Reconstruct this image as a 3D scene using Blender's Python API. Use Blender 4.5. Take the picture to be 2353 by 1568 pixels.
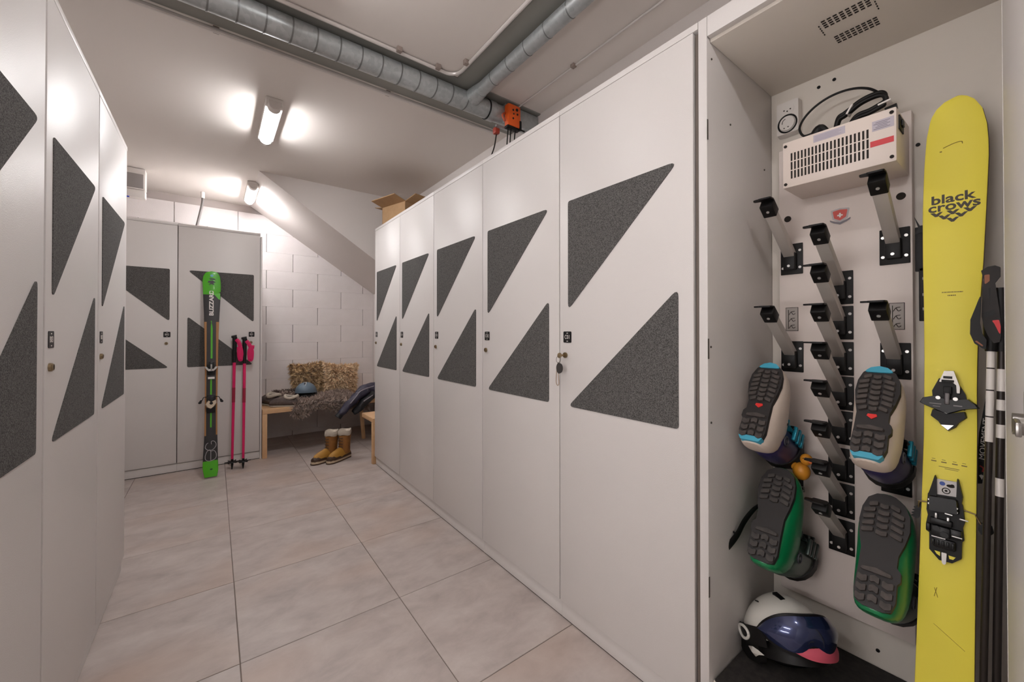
import bpy, bmesh, math, random
from mathutils import Vector, Matrix
random.seed(7)
D = bpy.data
C = bpy.context.scene.collection
PI = math.pi
for o in list(D.objects): D.objects.remove(o)

# ---------------------------------------------------------------- camera, world, exposure
scene = bpy.context.scene
cam_d = D.cameras.new('camera'); cam = D.objects.new('camera', cam_d); C.objects.link(cam)
scene.camera = cam
FPX = 908.16; YAW = 0.6454; PITCH = 0.0076; CAMH = 1.1991
cam_d.sensor_width = 36.0; cam_d.sensor_fit = 'HORIZONTAL'
cam_d.lens = FPX / 2353.0 * 36.0
cam_d.shift_y = -(784.0 - 756.8) / 2353.0
cam_d.clip_start = 0.02
cam.location = (0, 0, CAMH)
cam.rotation_euler = (PI/2 + PITCH, 0, -YAW)

world = D.worlds.new('world'); scene.world = world; world.use_nodes = True
world.node_tree.nodes['Background'].inputs[0].default_value = (0.8, 0.75, 0.75, 1)
world.node_tree.nodes['Background'].inputs[1].default_value = 0.05
scene.view_settings.view_transform = 'Standard'
scene.view_settings.look = 'None'
scene.view_settings.exposure = 0.84
scene.view_settings.gamma = 1.0
scene.view_settings.use_curve_mapping = False
LAMP_STRENGTH = 62.0
FILL_LAMP = 15.0
LAMP_COL = (1.0, 0.985, 0.99, 1)

# ---------------------------------------------------------------- room numbers (metres)
XR = 1.163      # front of right locker row
XW = 1.663      # right wall
XL = -0.357     # front of left locker row
XWL = -0.862    # left wall
YB = 4.434      # front of back lockers
YW = 5.25       # back wall
YF = -3.8       # wall behind the camera
ZC = 2.60       # ceiling
LH = 2.137      # locker height

# ---------------------------------------------------------------- materials
def lin(c):
    r = []
    for v in c[:3]:
        v = v / 255.0
        r.append(v/12.92 if v <= 0.04045 else ((v+0.055)/1.055)**2.4)
    return (r[0], r[1], r[2], 1)
MATS = {}
def mat(name, col, rough=0.5, metal=0.0, spec=0.5, noise=None, bump=None, coat=0.0, emit=None, vary=0.0, sheen=0.0):
    """noise=(scale, amount, colour2)  bump=(scale, strength)"""
    if name in MATS: return MATS[name]
    m = D.materials.new(name); m.use_nodes = True; MATS[name] = m
    nt = m.node_tree; b = nt.nodes['Principled BSDF']
    b.inputs['Base Color'].default_value = lin(col)
    b.inputs['Roughness'].default_value = rough
    b.inputs['Metallic'].default_value = metal
    b.inputs['Specular IOR Level'].default_value = spec
    b.inputs['Coat Weight'].default_value = coat
    b.inputs['Sheen Weight'].default_value = sheen
    if emit:
        b.inputs['Emission Color'].default_value = emit[0]
        b.inputs['Emission Strength'].default_value = emit[1]
    if noise or bump:
        tc = nt.nodes.new('ShaderNodeTexCoord')
    if noise:
        n = nt.nodes.new('ShaderNodeTexNoise'); n.inputs['Scale'].default_value = noise[0]
        n.inputs['Detail'].default_value = 6
        nt.links.new(tc.outputs['Object'], n.inputs['Vector'])
        r = nt.nodes.new('ShaderNodeValToRGB')
        r.color_ramp.elements[0].position = 0.5 - noise[1]; r.color_ramp.elements[1].position = 0.5 + noise[1]
        r.color_ramp.elements[0].color = lin(col); r.color_ramp.elements[1].color = lin(noise[2])
        nt.links.new(n.outputs['Fac'], r.inputs['Fac'])
        nt.links.new(r.outputs['Color'], b.inputs['Base Color'])
    if bump:
        n2 = nt.nodes.new('ShaderNodeTexNoise'); n2.inputs['Scale'].default_value = bump[0]; n2.inputs['Detail'].default_value = 3
        nt.links.new(tc.outputs['Object'], n2.inputs['Vector'])
        bp = nt.nodes.new('ShaderNodeBump'); bp.inputs['Strength'].default_value = bump[1]; bp.inputs['Distance'].default_value = 0.002
        nt.links.new(n2.outputs['Fac'], bp.inputs['Height'])
        nt.links.new(bp.outputs['Normal'], b.inputs['Normal'])
    return m

M_lam = mat('white_laminate', (217, 212, 209), 0.40, bump=(330, 0.25))
M_lamin = mat('inner_laminate', (218, 210, 200), 0.5)
M_felt = mat('grey_felt', (66, 64, 63), 0.95, noise=(330, 0.13, (112, 110, 108)), bump=(420, 0.8), spec=0.2)
M_black = mat('black_plastic', (15, 13, 13), 0.5, spec=0.3)
M_blackg = mat('black_gloss_plastic', (14, 13, 14), 0.38, spec=0.35)
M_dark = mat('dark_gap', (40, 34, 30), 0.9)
M_white = mat('white_plastic', (225, 219, 214), 0.4)
M_plaster = mat('plaster', (226, 219, 215), 0.85, noise=(1.6, 0.35, (220, 213, 209)), bump=(55, 0.12))
M_ceil = mat('ceiling_paint', (226, 219, 213), 0.8, noise=(1.1, 0.3, (222, 214, 208)), bump=(40, 0.08))
M_wallr = mat('wall_paint', (218, 211, 207), 0.85, bump=(60, 0.15))
M_block = mat('painted_block', (226, 219, 218), 0.7, noise=(9, 0.3, (219, 212, 210)), bump=(120, 0.5))
M_mortar = mat('painted_mortar', (185, 175, 171), 0.85)
M_joint = mat('open_joint', (120, 108, 102), 0.9)
M_steel = mat('brushed_metal', (150, 146, 142), 0.3, metal=1.0)
M_chrome = mat('bright_metal', (212, 209, 206), 0.3, metal=0.55)
M_alu = mat('grey_tube', (190, 183, 176), 0.45, metal=0.25)
M_brass = mat('nickel_brass', (150, 132, 104), 0.3, metal=0.9)
M_wood = mat('birch', (220, 182, 140), 0.5, noise=(14, 0.3, (206, 162, 118)))
M_yel = mat('yellow_topsheet', (236, 220, 70), 0.5, noise=(3, 0.3, (240, 224, 80)))
M_mat = mat('black_mat', (34, 30, 29), 0.9, noise=(60, 0.2, (52, 47, 44)), bump=(90, 0.6))
M_heater = mat('cream_enamel', (226, 212, 202), 0.4)
M_lug = mat('rubber_sole', (62, 56, 54), 0.7, noise=(60, 0.2, (84, 76, 72)))
M_sole = mat('sole_rubber_dark', (40, 36, 36), 0.6)
M_grey = mat('grey_print', (74, 68, 60), 0.6)

def galv():
    m = D.materials.new('galvanised_steel'); m.use_nodes = True; nt = m.node_tree; b = nt.nodes['Principled BSDF']
    b.inputs['Metallic'].default_value = 0.5; b.inputs['Roughness'].default_value = 0.36
    tc = nt.nodes.new('ShaderNodeTexCoord'); v = nt.nodes.new('ShaderNodeTexVoronoi'); v.inputs['Scale'].default_value = 60
    r = nt.nodes.new('ShaderNodeValToRGB'); r.color_ramp.elements[0].color = lin((164, 169, 170)); r.color_ramp.elements[1].color = lin((184, 189, 190))
    nt.links.new(tc.outputs['Object'], v.inputs['Vector']); nt.links.new(v.outputs['Color'], r.inputs['Fac']); nt.links.new(r.outputs['Color'], b.inputs['Base Color'])
    return m
M_galv = galv()
M_sheet = mat('grey_sheet', (150, 149, 143), 0.55, metal=0.2, noise=(3, 0.3, (140, 139, 133)))

def tile_mat():
    m = D.materials.new('stone_tile'); m.use_nodes = True; nt = m.node_tree; b = nt.nodes['Principled BSDF']
    b.inputs['Roughness'].default_value = 0.42
    tc = nt.nodes.new('ShaderNodeTexCoord'); oi = nt.nodes.new('ShaderNodeObjectInfo')
    mul = nt.nodes.new('ShaderNodeVectorMath'); mul.operation = 'MULTIPLY_ADD'
    comb = nt.nodes.new('ShaderNodeCombineXYZ')
    sc = nt.nodes.new('ShaderNodeMath'); sc.operation = 'MULTIPLY'; sc.inputs[1].default_value = 37.0
    nt.links.new(oi.outputs['Random'], sc.inputs[0])
    nt.links.new(sc.outputs[0], comb.inputs[0]); nt.links.new(sc.outputs[0], comb.inputs[1])
    mul.inputs[1].default_value = (1, 1.5, 1)
    nt.links.new(tc.outputs['Object'], mul.inputs[0]); nt.links.new(comb.outputs[0], mul.inputs[2])
    n1 = nt.nodes.new('ShaderNodeTexNoise'); n1.inputs['Scale'].default_value = 5.5; n1.inputs['Detail'].default_value = 9; n1.inputs['Roughness'].default_value = 0.62
    n1.inputs['Distortion'].default_value = 0.25
    nt.links.new(mul.outputs[0], n1.inputs['Vector'])
    r = nt.nodes.new('ShaderNodeValToRGB')
    e = r.color_ramp.elements; e[0].position = 0.28; e[0].color = lin((162, 150, 144)); e[1].position = 0.72; e[1].color = lin((196, 185, 179))
    x = e.new(0.5); x.color = lin((181, 169, 163))
    nt.links.new(n1.outputs['Fac'], r.inputs['Fac'])
    n2 = nt.nodes.new('ShaderNodeTexNoise'); n2.inputs['Scale'].default_value = 1.3; nt.links.new(mul.outputs[0], n2.inputs['Vector'])
    r2 = nt.nodes.new('ShaderNodeValToRGB'); r2.color_ramp.elements[0].position = 0.5; r2.color_ramp.elements[1].position = 0.75
    r2.color_ramp.elements[0].color = (0, 0, 0, 1); r2.color_ramp.elements[1].color = (0.55, 0.55, 0.55, 1)
    nt.links.new(n2.outputs['Fac'], r2.inputs['Fac'])
    mx = nt.nodes.new('ShaderNodeMixRGB'); mx.inputs[2].default_value = lin((184, 158, 140))
    nt.links.new(r2.outputs['Color'], mx.inputs[0]); nt.links.new(r.outputs['Color'], mx.inputs[1])
    nt.links.new(mx.outputs[0], b.inputs['Base Color'])
    n3 = nt.nodes.new('ShaderNodeTexNoise'); n3.inputs['Scale'].default_value = 40; nt.links.new(tc.outputs['Object'], n3.inputs['Vector'])
    bp = nt.nodes.new('ShaderNodeBump'); bp.inputs['Strength'].default_value = 0.12; bp.inputs['Distance'].default_value = 0.002
    nt.links.new(n3.outputs['Fac'], bp.inputs['Height']); nt.links.new(bp.outputs['Normal'], b.inputs['Normal'])
    return m
M_tile = tile_mat()

# ---------------------------------------------------------------- geometry helpers
def bx(bm, x0, x1, y0, y1, z0, z1, bev=0.0, M=None, seg=2):
    g = bmesh.ops.create_cube(bm, size=1.0)
    vs = g['verts']
    for v in vs:
        v.co = Vector(((x0+x1)/2 + v.co.x*(x1-x0), (y0+y1)/2 + v.co.y*(y1-y0), (z0+z1)/2 + v.co.z*(z1-z0)))
    if bev > 0:
        es = set()
        for v in vs:
            for e in v.link_edges: es.add(e)
        r = bmesh.ops.bevel(bm, geom=list(es), offset=bev, segments=seg, affect='EDGES', profile=0.5)
        vs = list({v for f in r['faces'] for v in f.verts} | {v for v in vs if v.is_valid})
    if M is not None:
        allv = set()
        for v in vs:
            if v.is_valid: allv.add(v)
        # gather connected
        stack = list(allv)
        while stack:
            a = stack.pop()
            for e in a.link_edges:
                b = e.other_vert(a)
                if b not in allv: allv.add(b); stack.append(b)
        for v in allv: v.co = M @ v.co

def prism(bm, pts, z0, z1, M=None, taper=1.0):
    """closed polygon in XY pushed from z0 to z1"""
    n = len(pts)
    cx = sum(p[0] for p in pts)/n; cy = sum(p[1] for p in pts)/n
    f = (lambda v: M @ v) if M is not None else (lambda v: v)
    a = [bm.verts.new(f(Vector((p[0], p[1], z0)))) for p in pts]
    b = [bm.verts.new(f(Vector((cx+(p[0]-cx)*taper, cy+(p[1]-cy)*taper, z1)))) for p in pts]
    area = sum(pts[i][0]*pts[(i+1) % n][1] - pts[(i+1) % n][0]*pts[i][1] for i in range(n))
    flip = (area > 0) == (z1 > z0)
    def F(l):
        try: bm.faces.new(l if flip else l[::-1])
        except ValueError: pass
    F(b); F(a[::-1])
    for i in range(n):
        j = (i+1) % n
        F([a[i], a[j], b[j], b[i]])

def rpoly(pts, r, n=4):
    out = []
    m = len(pts)
    for i in range(m):
        p = Vector(pts[i]).to_2d() if len(pts[i]) > 2 else Vector(pts[i])
        a = Vector(pts[i-1]); b = Vector(pts[(i+1) % m])
        da = (a-p); db = (b-p); la, lb = da.length, db.length; da.normalize(); db.normalize()
        ang = math.acos(max(-1, min(1, da.dot(db))))
        t = min(r/math.tan(ang/2), 0.45*la, 0.45*lb) if ang > 0.01 else 0
        s = p + da*t; e = p + db*t
        for k in range(n+1):
            u = k/n
            q = s*(1-u)**2 + p*2*u*(1-u) + e*u**2
            out.append((q.x, q.y))
    return out

def ellipse(cx, cy, a, b, n=20, rot=0):
    c, s = math.cos(rot), math.sin(rot)
    return [(cx + a*math.cos(t)*c - b*math.sin(t)*s, cy + a*math.cos(t)*s + b*math.sin(t)*c) for t in [2*PI*i/n for i in range(n)]]

def loft(bm, rings, cap=True, closed=True):
    vr = [[bm.verts.new(Vector(p)) for p in r] for r in rings]
    n = len(vr[0])
    for a, b in zip(vr[:-1], vr[1:]):
        for i in range(n if closed else n-1):
            j = (i+1) % n
            try: bm.faces.new([a[i], a[j], b[j], b[i]])
            except ValueError: pass
    if cap and closed:
        for r in (vr[0][::-1], vr[-1]):
            try: bm.faces.new(r)
            except ValueError: pass
    return vr

def spline(pts, k=6):
    if len(pts) < 3: return [Vector(p) for p in pts]
    P = [Vector(p) for p in pts]; P = [P[0]*2-P[1]] + P + [P[-1]*2-P[-2]]
    out = []
    for i in range(1, len(P)-2):
        for j in range(k):
            t = j/k
            out.append(0.5*((2*P[i]) + (P[i+1]-P[i-1])*t + (2*P[i-1]-5*P[i]+4*P[i+1]-P[i+2])*t*t + (3*P[i]-P[i-1]-3*P[i+1]+P[i+2])*t**3))
    out.append(P[-2])
    return out

def tube(bm, pts, r, n=8, smooth=True, k=6, flat=None):
    """r number or list; flat=(ratio, normal) squashes the section along normal"""
    P = spline(pts, k) if smooth else [Vector(p) for p in pts]
    m = len(P)
    rr = [r]*m if not isinstance(r, (list, tuple)) else [r[min(len(r)-1, int(i/(m-1)*(len(r)-1)))]*(1-((i/(m-1)*(len(r)-1)) % 1)) + r[min(len(r)-1, int(i/(m-1)*(len(r)-1))+1)]*((i/(m-1)*(len(r)-1)) % 1) for i in range(m)]
    rings = []
    up = Vector((0, 0, 1))
    d0 = (P[1]-P[0]).normalized()
    if abs(d0.z) > 0.9: up = Vector((0, 1, 0))
    for i in range(m):
        d = (P[min(i+1, m-1)] - P[max(i-1, 0)]).normalized()
        s = d.cross(up)
        if s.length < 1e-4: s = d.cross(Vector((1, 0, 0)))
        s.normalize(); t = s.cross(d).normalized(); up = t
        if flat:
            nrm = Vector(flat[1]); nrm = (nrm - d*nrm.dot(d)).normalized(); wid = d.cross(nrm).normalized()
            rings.append([P[i] + wid*math.cos(2*PI*q/n)*rr[i] + nrm*math.sin(2*PI*q/n)*rr[i]*flat[0] for q in range(n)])
        else:
            rings.append([P[i] + s*math.cos(2*PI*q/n)*rr[i] + t*math.sin(2*PI*q/n)*rr[i] for q in range(n)])
    loft(bm, rings)

def cyl(bm, p0, p1, r, n=16, r2=None):
    tube(bm, [p0, p1], [r, r if r2 is None else r2], n, smooth=False)

def mkmesh(name, bm, m=None, ang=35, recalc=True):
    if recalc: bmesh.ops.recalc_face_normals(bm, faces=bm.faces)
    me = D.meshes.new(name); bm.to_mesh(me); bm.free()
    if ang:
        for p in me.polygons: p.use_smooth = True
        me.set_sharp_from_angle(angle=math.radians(ang))
    if m: me.materials.append(m)
    return me
def obj(name, bm, m, parent=None, ang=35, **props):
    me = bm if isinstance(bm, bpy.types.Mesh) else mkmesh(name, bm, m, ang)
    o = D.objects.new(name, me); C.objects.link(o)
    if parent is not None: o.parent = parent
    for k, v in props.items(): o[k] = v
    return o
def thing(name, label, cat, M=None, group=None):
    o = D.objects.new(name, None); C.objects.link(o)
    o.empty_display_size = 0.05
    if M is not None: o.matrix_world = M
    o['label'] = label; o['category'] = cat
    if group: o['group'] = group
    return o
def tag(o, label, cat, group=None):
    o['label'] = label; o['category'] = cat
    if group: o['group'] = group
    return o
def frame(o, x, y, z):
    """4x4 from origin and axes"""
    return Matrix(((x[0], y[0], z[0], o[0]), (x[1], y[1], z[1], o[1]), (x[2], y[2], z[2], o[2]), (0, 0, 0, 1)))
def nb(): return bmesh.new()
def subd(o, lv=1):
    md = o.modifiers.new('sub', 'SUBSURF'); md.levels = lv; md.render_levels = lv
    return o
def text(name, s, size, m, parent, M, ext=0.0004, off=0.0, sx=1.0, sy=1.0, align='CENTER', shear=0.0, space=1.0):
    cu = D.curves.new('t', 'FONT'); cu.body = s; cu.size = size; cu.extrude = ext; cu.offset = off
    cu.align_x = align; cu.align_y = 'CENTER'; cu.shear = shear; cu.space_character = space; cu.resolution_u = 3
    t = D.objects.new('t', cu); C.objects.link(t)
    bpy.context.view_layer.update()
    me = D.meshes.new_from_object(t.evaluated_get(bpy.context.evaluated_depsgraph_get()))
    D.objects.remove(t); D.curves.remove(cu)
    me.transform(M @ Matrix.Diagonal((sx, sy, 1, 1)))
    me.materials.clear(); me.materials.append(m); me.name = name
    o = D.objects.new(name, me); C.objects.link(o)
    if parent is not None: o.parent = parent
    return o

# ---------------------------------------------------------------- room shell
def struct(name, bm, m, parent=None, ang=35):
    o = obj(name, bm, m, parent, ang)
    o['kind'] = 'structure'
    return o
bm = nb(); bx(bm, XWL-0.1, XW+0.1, YF-0.1, YW+0.1, -0.12, -0.0025)
M_grout = mat('grout', (120, 108, 100), 0.9)
floor = struct('floor', bm, M_grout)
TX, TY = 0.594, 0.585
bm = nb(); bx(bm, -TX/2+0.0016, TX/2-0.0016, -TY/2+0.0016, TY/2-0.0016, -0.012, 0, 0.0012, seg=1)
tile_me = mkmesh('tile', bm, M_tile)
i0 = int((XWL-0.08)/TX)-1
first = None
for i in range(-3, 4):
    for j in range(-10, 8):
        x0 = 0.08+TX*i; y0 = 1.74+TY*j
        if x0+TX < XWL or x0 > XW or y0+TY < YF or y0 > YW: continue
        o = obj('tile', tile_me, None, floor); o.location = (x0+TX/2, y0+TY/2, 0)
        o.rotation_euler.z = PI*((i*7+j*3) % 2)

bm = nb(); bx(bm, XWL-0.1, XW+0.1, YF-0.1, YW+0.1, ZC, ZC+0.12)
struct('ceiling', bm, M_ceil)
bm = nb(); bx(bm, XW, XW+0.12, YF-0.1, YW+0.1, 0, ZC); struct('wall_right', bm, M_wallr)
bm = nb(); bx(bm, XWL-0.12, XWL, YF-0.1, YW+0.1, 0, ZC); struct('wall_left', bm, M_wallr)
bm = nb(); bx(bm, XWL-0.1, XW+0.1, YF-0.12, YF, 0, ZC); struct('wall_front', bm, M_wallr)
bm = nb(); bx(bm, XWL-0.1, XW+0.1, YW+0.004, YW+0.12, 0, ZC)
wb = struct('wall_back', bm, M_mortar)
BL, BH = 0.530, 0.205
def block_mesh(w):
    bm = nb(); bx(bm, 0.0025, w-0.0025, -0.0, 0.03, 0.0002, BH-0.0004, 0.0012, seg=1); return mkmesh('block', bm, M_block)
bm_full = block_mesh(BL)
cut = {}
for r in range(13):
    z0 = -0.15 + BH*r
    off = 0.73 if r % 2 == 0 else 0.465
    for k in range(-4, 4):
        x0 = off + BL*k; x1 = x0+BL
        if x1 <= XWL or x0 >= XW: continue
        a, b = max(x0, XWL), min(x1, XW)
        if b-a < 0.05: continue
        w = round(b-a, 3)
        if z0 + BH > ZC or z0 < 0:
            zz0, zz1 = max(z0, 0), min(z0+BH, ZC)
            bm = nb(); bx(bm, 0.004, w-0.004, 0, 0.03, zz0-z0+0.0008, zz1-z0-0.0008, 0.0022, seg=1); me = mkmesh('block', bm, M_block)
        elif abs(w-BL) < 1e-3: me = bm_full
        else:
            if w not in cut: cut[w] = block_mesh(w)
            me = cut[w]
        o = obj('block', me, None, wb); o.location = (a, YW-0.026, z0)

# stair underside: sloping soffit with a plastered side
bm = nb()
def soff(y):
    return [(0.302, y, ZC), (XW, y, ZC-0.665*(XW-0.302)), (XW, y, ZC)]
loft(bm, [soff(4.05), soff(YW-0.022)])
struct('trim_1', bm, M_plaster, ang=20)

# ---------------------------------------------------------------- lockers
def tri_up(m):    # felt shapes on a door, door-local x,z
    a, b = 0.052, 0.535
    t = [(a, 1.738), (b, 1.738), (a, 1.291)]
    return [(0.6-x, z) for x, z in t][::-1] if m else t
def tri_lo(m):
    a, b = 0.052, 0.535
    t = [(a, 0.895), (b, 1.337), (b, 0.895)]
    return [(0.6-x, z) for x, z in t][::-1] if m else t
RX = Matrix.Rotation(PI/2, 4, 'X')      # XY polygon -> XZ, thickness towards -Y... (z -> -y)
_lm = {}
def locker(label, M, mirror, number, W=0.6, doorw=None, dark_strip=False):
    t = thing('locker', label, 'locker', M, 'white ski lockers with grey felt panels')
    if ('body', W) not in _lm:
        bm = nb()
        bx(bm, 0.0008, W-0.0008, 0.021, 0.495, 0.068, LH, 0.001)
        bx(bm, 0.0008, W-0.0008, 0.0, 0.022, 2.1155, LH, 0.0008)
        _lm['body', W] = mkmesh('body', bm, M_lam)
        bm = nb(); bx(bm, 0.0004, W-0.0004, 0.012, 0.40, 0.005, 0.068, 0.001)
        _lm['plinth', W] = mkmesh('plinth', bm, M_lam)
        bm = nb(); bx(bm, 0.001, W-0.001, 0.015, 0.39, 0.0, 0.0052)
        _lm['dark_strip', W] = mkmesh('dark_strip', bm, M_dark)
    obj('body', _lm['body', W], None, t); obj('plinth', _lm['plinth', W], None, t); obj('floor_seal', _lm['dark_strip', W], None, t)
    bm = nb(); bx(bm, 0.0025, (doorw or W-0.0025), 0.0, 0.0195, 0.078, 2.114, 0.0015)
    d = obj('door', bm, M_lam, t)
    if dark_strip:
        bm = nb(); bx(bm, -0.001, 0.0022, 0.006, 0.0205, 0.078, 2.112); obj('joint_shade', bm, M_dark, t)  # dark strip stands in for the shade inside the door joint
    if doorw and dark_strip:
        bm = nb(); bx(bm, doorw+0.003, W-0.004, 0.010, 0.0205, 0.078, 2.108); obj('hinge_gap_shade', bm, mat('gap_shade_grey', (108, 98, 90), 0.6), t)  # grey strip paints the shade in the gap beside the narrower door
    for f, nm in ((tri_up, 'felt_panel'), (tri_lo, 'felt_panel')):
        p = f(mirror)
        sc = W/0.6
        if ('felt', nm, f.__name__, mirror, W) not in _lm:
            bm = nb(); prism(bm, rpoly([(x*sc, z) for x, z in p], 0.012), 0.0, 0.0022, RX)
            _lm['felt', nm, f.__name__, mirror, W] = mkmesh(nm, bm, M_felt)
        obj(nm, _lm['felt', nm, f.__name__, mirror, W], None, d)
    px = 0.047 if not mirror else W-0.068
    bm = nb(); prism(bm, rpoly([(px-0.0225, 1.156), (px+0.0225, 1.156), (px+0.0225, 1.202), (px-0.0225, 1.202)], 0.005), 0.0, 0.0016, RX)
    pl = obj('number_plate', bm, M_blackg, t)
    T = Matrix.Translation((px, -0.0018, 1.1785)) @ RX
    text('number', number, 0.024, M_white, pl, T, 0.0002, sx=0.78)
    bm = nb()
    for s in (-1, 1): bx(bm, px-0.004, px+0.004, -0.002, -0.0016, 1.1785+s*0.0165-0.0015, 1.1785+s*0.0165+0.0015)
    obj('mark', bm, M_white, pl)
    lx = 0.036 if not mirror else W-0.072
    bm = nb(); cyl(bm, (lx, 0.0, 1.104), (lx, -0.006, 1.104), 0.0115, 20); cyl(bm, (lx, -0.006, 1.104), (lx, -0.009, 1.104), 0.009, 20)
    lk = obj('lock', bm, M_brass, t)
    bm = nb(); bx(bm, lx-0.0012, lx+0.0012, -0.0096, -0.009, 1.098, 1.110); obj('keyhole', bm, M_dark, lk)
    return t
def Mright(yfar): return frame((XR, yfar, 0), (0, -1, 0), (1, 0, 0), (0, 0, 1))
def Mleft(ynear): return frame((XL, ynear, 0), (0, 1, 0), (-1, 0, 0), (0, 0, 1))
Y0 = 0.611
rl = ['white locker C01 beside the open locker, a key hanging from its lock', 'second closed white locker from the open one, right-hand row',
      'middle white locker of the closed five on the right', 'fourth closed white locker from the open one, right-hand row', 'farthest white locker on the right, cardboard box on top, next to bench']
for k in range(5):
    locker(rl[k], Mright(Y0+0.6*(k+1)), False, 'C0%d' % (k+1), doorw=0.584 if k == 0 else None, dark_strip=(k == 0))
ll = ['nearest white locker on the left, cut by the photo edge', 'white locker in the middle of the left row', 'last white locker of the left row, before the far lockers']
for k, yy in enumerate((0.972, 1.572, 2.172)):
    locker(ll[k], Mleft(yy), False, 'B0%d' % (4-k), doorw=0.588)
locker('white locker on the back wall half hidden by the left row', frame((-0.853, YB, 0), (1, 0, 0), (0, 1, 0), (0, 0, 1)), True, 'B02')
locker('white locker on the back wall with green ski leaning on it', frame((-0.253, YB, 0), (1, 0, 0), (0, 1, 0), (0, 0, 1)), True, 'B01', dark_strip=True)

# filler strip at the end of the back lockers
bm = nb(); bx(bm, 0.3475, 0.362, YB-0.002, YB+0.5, 0.0, LH-0.03, 0.001)
struct('trim_2', bm, M_lam)

# key with fob hanging in the lock of C01
kt = thing('key_ring', 'key with dark oval fob and beige cord loop hanging from lock of locker C01', 'keys', Matrix.Translation((XR-0.009, 1.175, 1.104)))
bm = nb(); bx(bm, -0.03, 0.0, -0.001, 0.001, -0.004, 0.004, 0.0005); prism(bm, ellipse(-0.026, 0, 0.012, 0.011), -0.0012, 0.0012, Matrix.Rotation(PI/2, 4, 'X'))
obj('key', bm, M_brass, kt)
bm = nb(); tube(bm, [(-0.028+0.002*math.cos(t), 0.004+0.013*math.sin(t), -0.016+0.014*math.cos(t)) for t in [2*PI*i/16 for i in range(17)]], 0.0012, 6, smooth=False)
obj('ring', bm, M_steel, kt)
bm = nb(); prism(bm, ellipse(0.0, 0, 0.0165, 0.022), -0.004, 0.004, frame((-0.028, -0.003, -0.052), (0, 1, 0), (0, 0, 1), (1, 0, 0)), 0.9)
obj('fob', bm, mat('fob_plastic', (58, 54, 52), 0.5), kt)
bm = nb(); tube(bm, [(-0.028, 0.006, -0.028), (-0.03, 0.012, -0.06), (-0.03, 0.016, -0.105), (-0.03, 0.009, -0.122), (-0.03, 0.0, -0.116), (-0.03, 0.002, -0.085), (-0.028, 0.006, -0.03)], 0.0018, 6)
obj('cord', bm, mat('beige_cord', (168, 146, 128), 0.8), kt)

# ---------------------------------------------------------------- the open locker
OY0, OY1 = 0.012, Y0     # in world y
IB = 1.635               # inner back
ol = thing('open_locker', 'open white locker with ski gear inside, door swung wide', 'locker', Matrix.Translation((XR, OY0, 0)), None)
def oy(y): return y-OY0
bm = nb(); bx(bm, 0.0, 0.495, oy(0.584), oy(0.6102), 0.0, LH, 0.0015)
obj('side_panel', bm, M_lam, ol)
bm = nb(); bx(bm, 0.0, 0.495, oy(0.012), oy(0.036), 0.0, LH, 0.0015); obj('side_panel', bm, M_lam, ol)
bm = nb(); bx(bm, 0.0, 0.02, oy(0.036), oy(0.583), 2.077, LH, 0.001); obj('header', bm, M_lam, ol)
bm = nb(); bx(bm, 0.02, 0.495, oy(0.036), oy(0.5835), 2.067, 2.085, 0.0005); tp = obj('top_panel', bm, M_lamin, ol)
# perforated vents in the top panel
def vents(xs, ya, yb, n, w=0.0085, h=0.0048):
    bm = nb()
    for x in xs:
        for i in range(n):
            y = ya+(yb-ya)*i/(n-1)
            bx(bm, x-XR-h/2, x-XR+h/2, oy(y)-w/2, oy(y)+w/2, 2.0655, 2.0675)
    return bm
obj('vent_slots', vents([1.352, 1.363, 1.374, 1.385], 0.354, 0.262, 8), M_dark, tp, kind='stuff')
obj('vent_slots', vents([1.452, 1.463, 1.476, 1.488], 0.349, 0.264, 8), M_dark, tp, kind='stuff')
obj('vent_slots', vents([1.367, 1.38, 1.392, 1.404, 1.417], 0.367, 0.25, 2, 0.0025, 0.006), M_dark, tp, kind='stuff')
bm = nb(); bx(bm, IB-XR, IB-XR+0.012, oy(0.036), oy(0.583), 0.16, 2.075); bk = obj('back_panel', bm, M_lamin, ol)
bm = nb()
for (y, z) in ((0.44, 2.03), (0.398, 2.035), (0.205, 1.745), (0.3, 0.22)):
    cyl(bm, (IB-XR, oy(y), z), (IB-XR-0.003, oy(y), z), 0.005, 12)
obj('screw_caps', bm, M_black, bk)
bm = nb()
for (x, z) in ((1.31, 1.86), (1.57, 1.78), (1.19, 2.02), (1.18, 1.155), (1.18, 0.93)):
    cyl(bm, (x-XR, oy(0.584), z), (x-XR, oy(0.582), z), 0.0032, 10)
obj('screw_caps', bm, M_grey, ol)
bm = nb(); bx(bm, 0.025, 0.48, oy(0.037), oy(0.583), 0.0, 0.165); obj('base', bm, M_lamin, ol)
bm = nb(); bx(bm, 0.0, 0.024, oy(0.037), oy(0.583), 0.0, 0.15, 0.001); obj('plinth', bm, M_lam, ol)
bm = nb(); bx(bm, 0.025, 0.468, oy(0.04), oy(0.58), 0.165, 0.172, 0.002); obj('floor_mat', bm, M_mat, ol)
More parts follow.
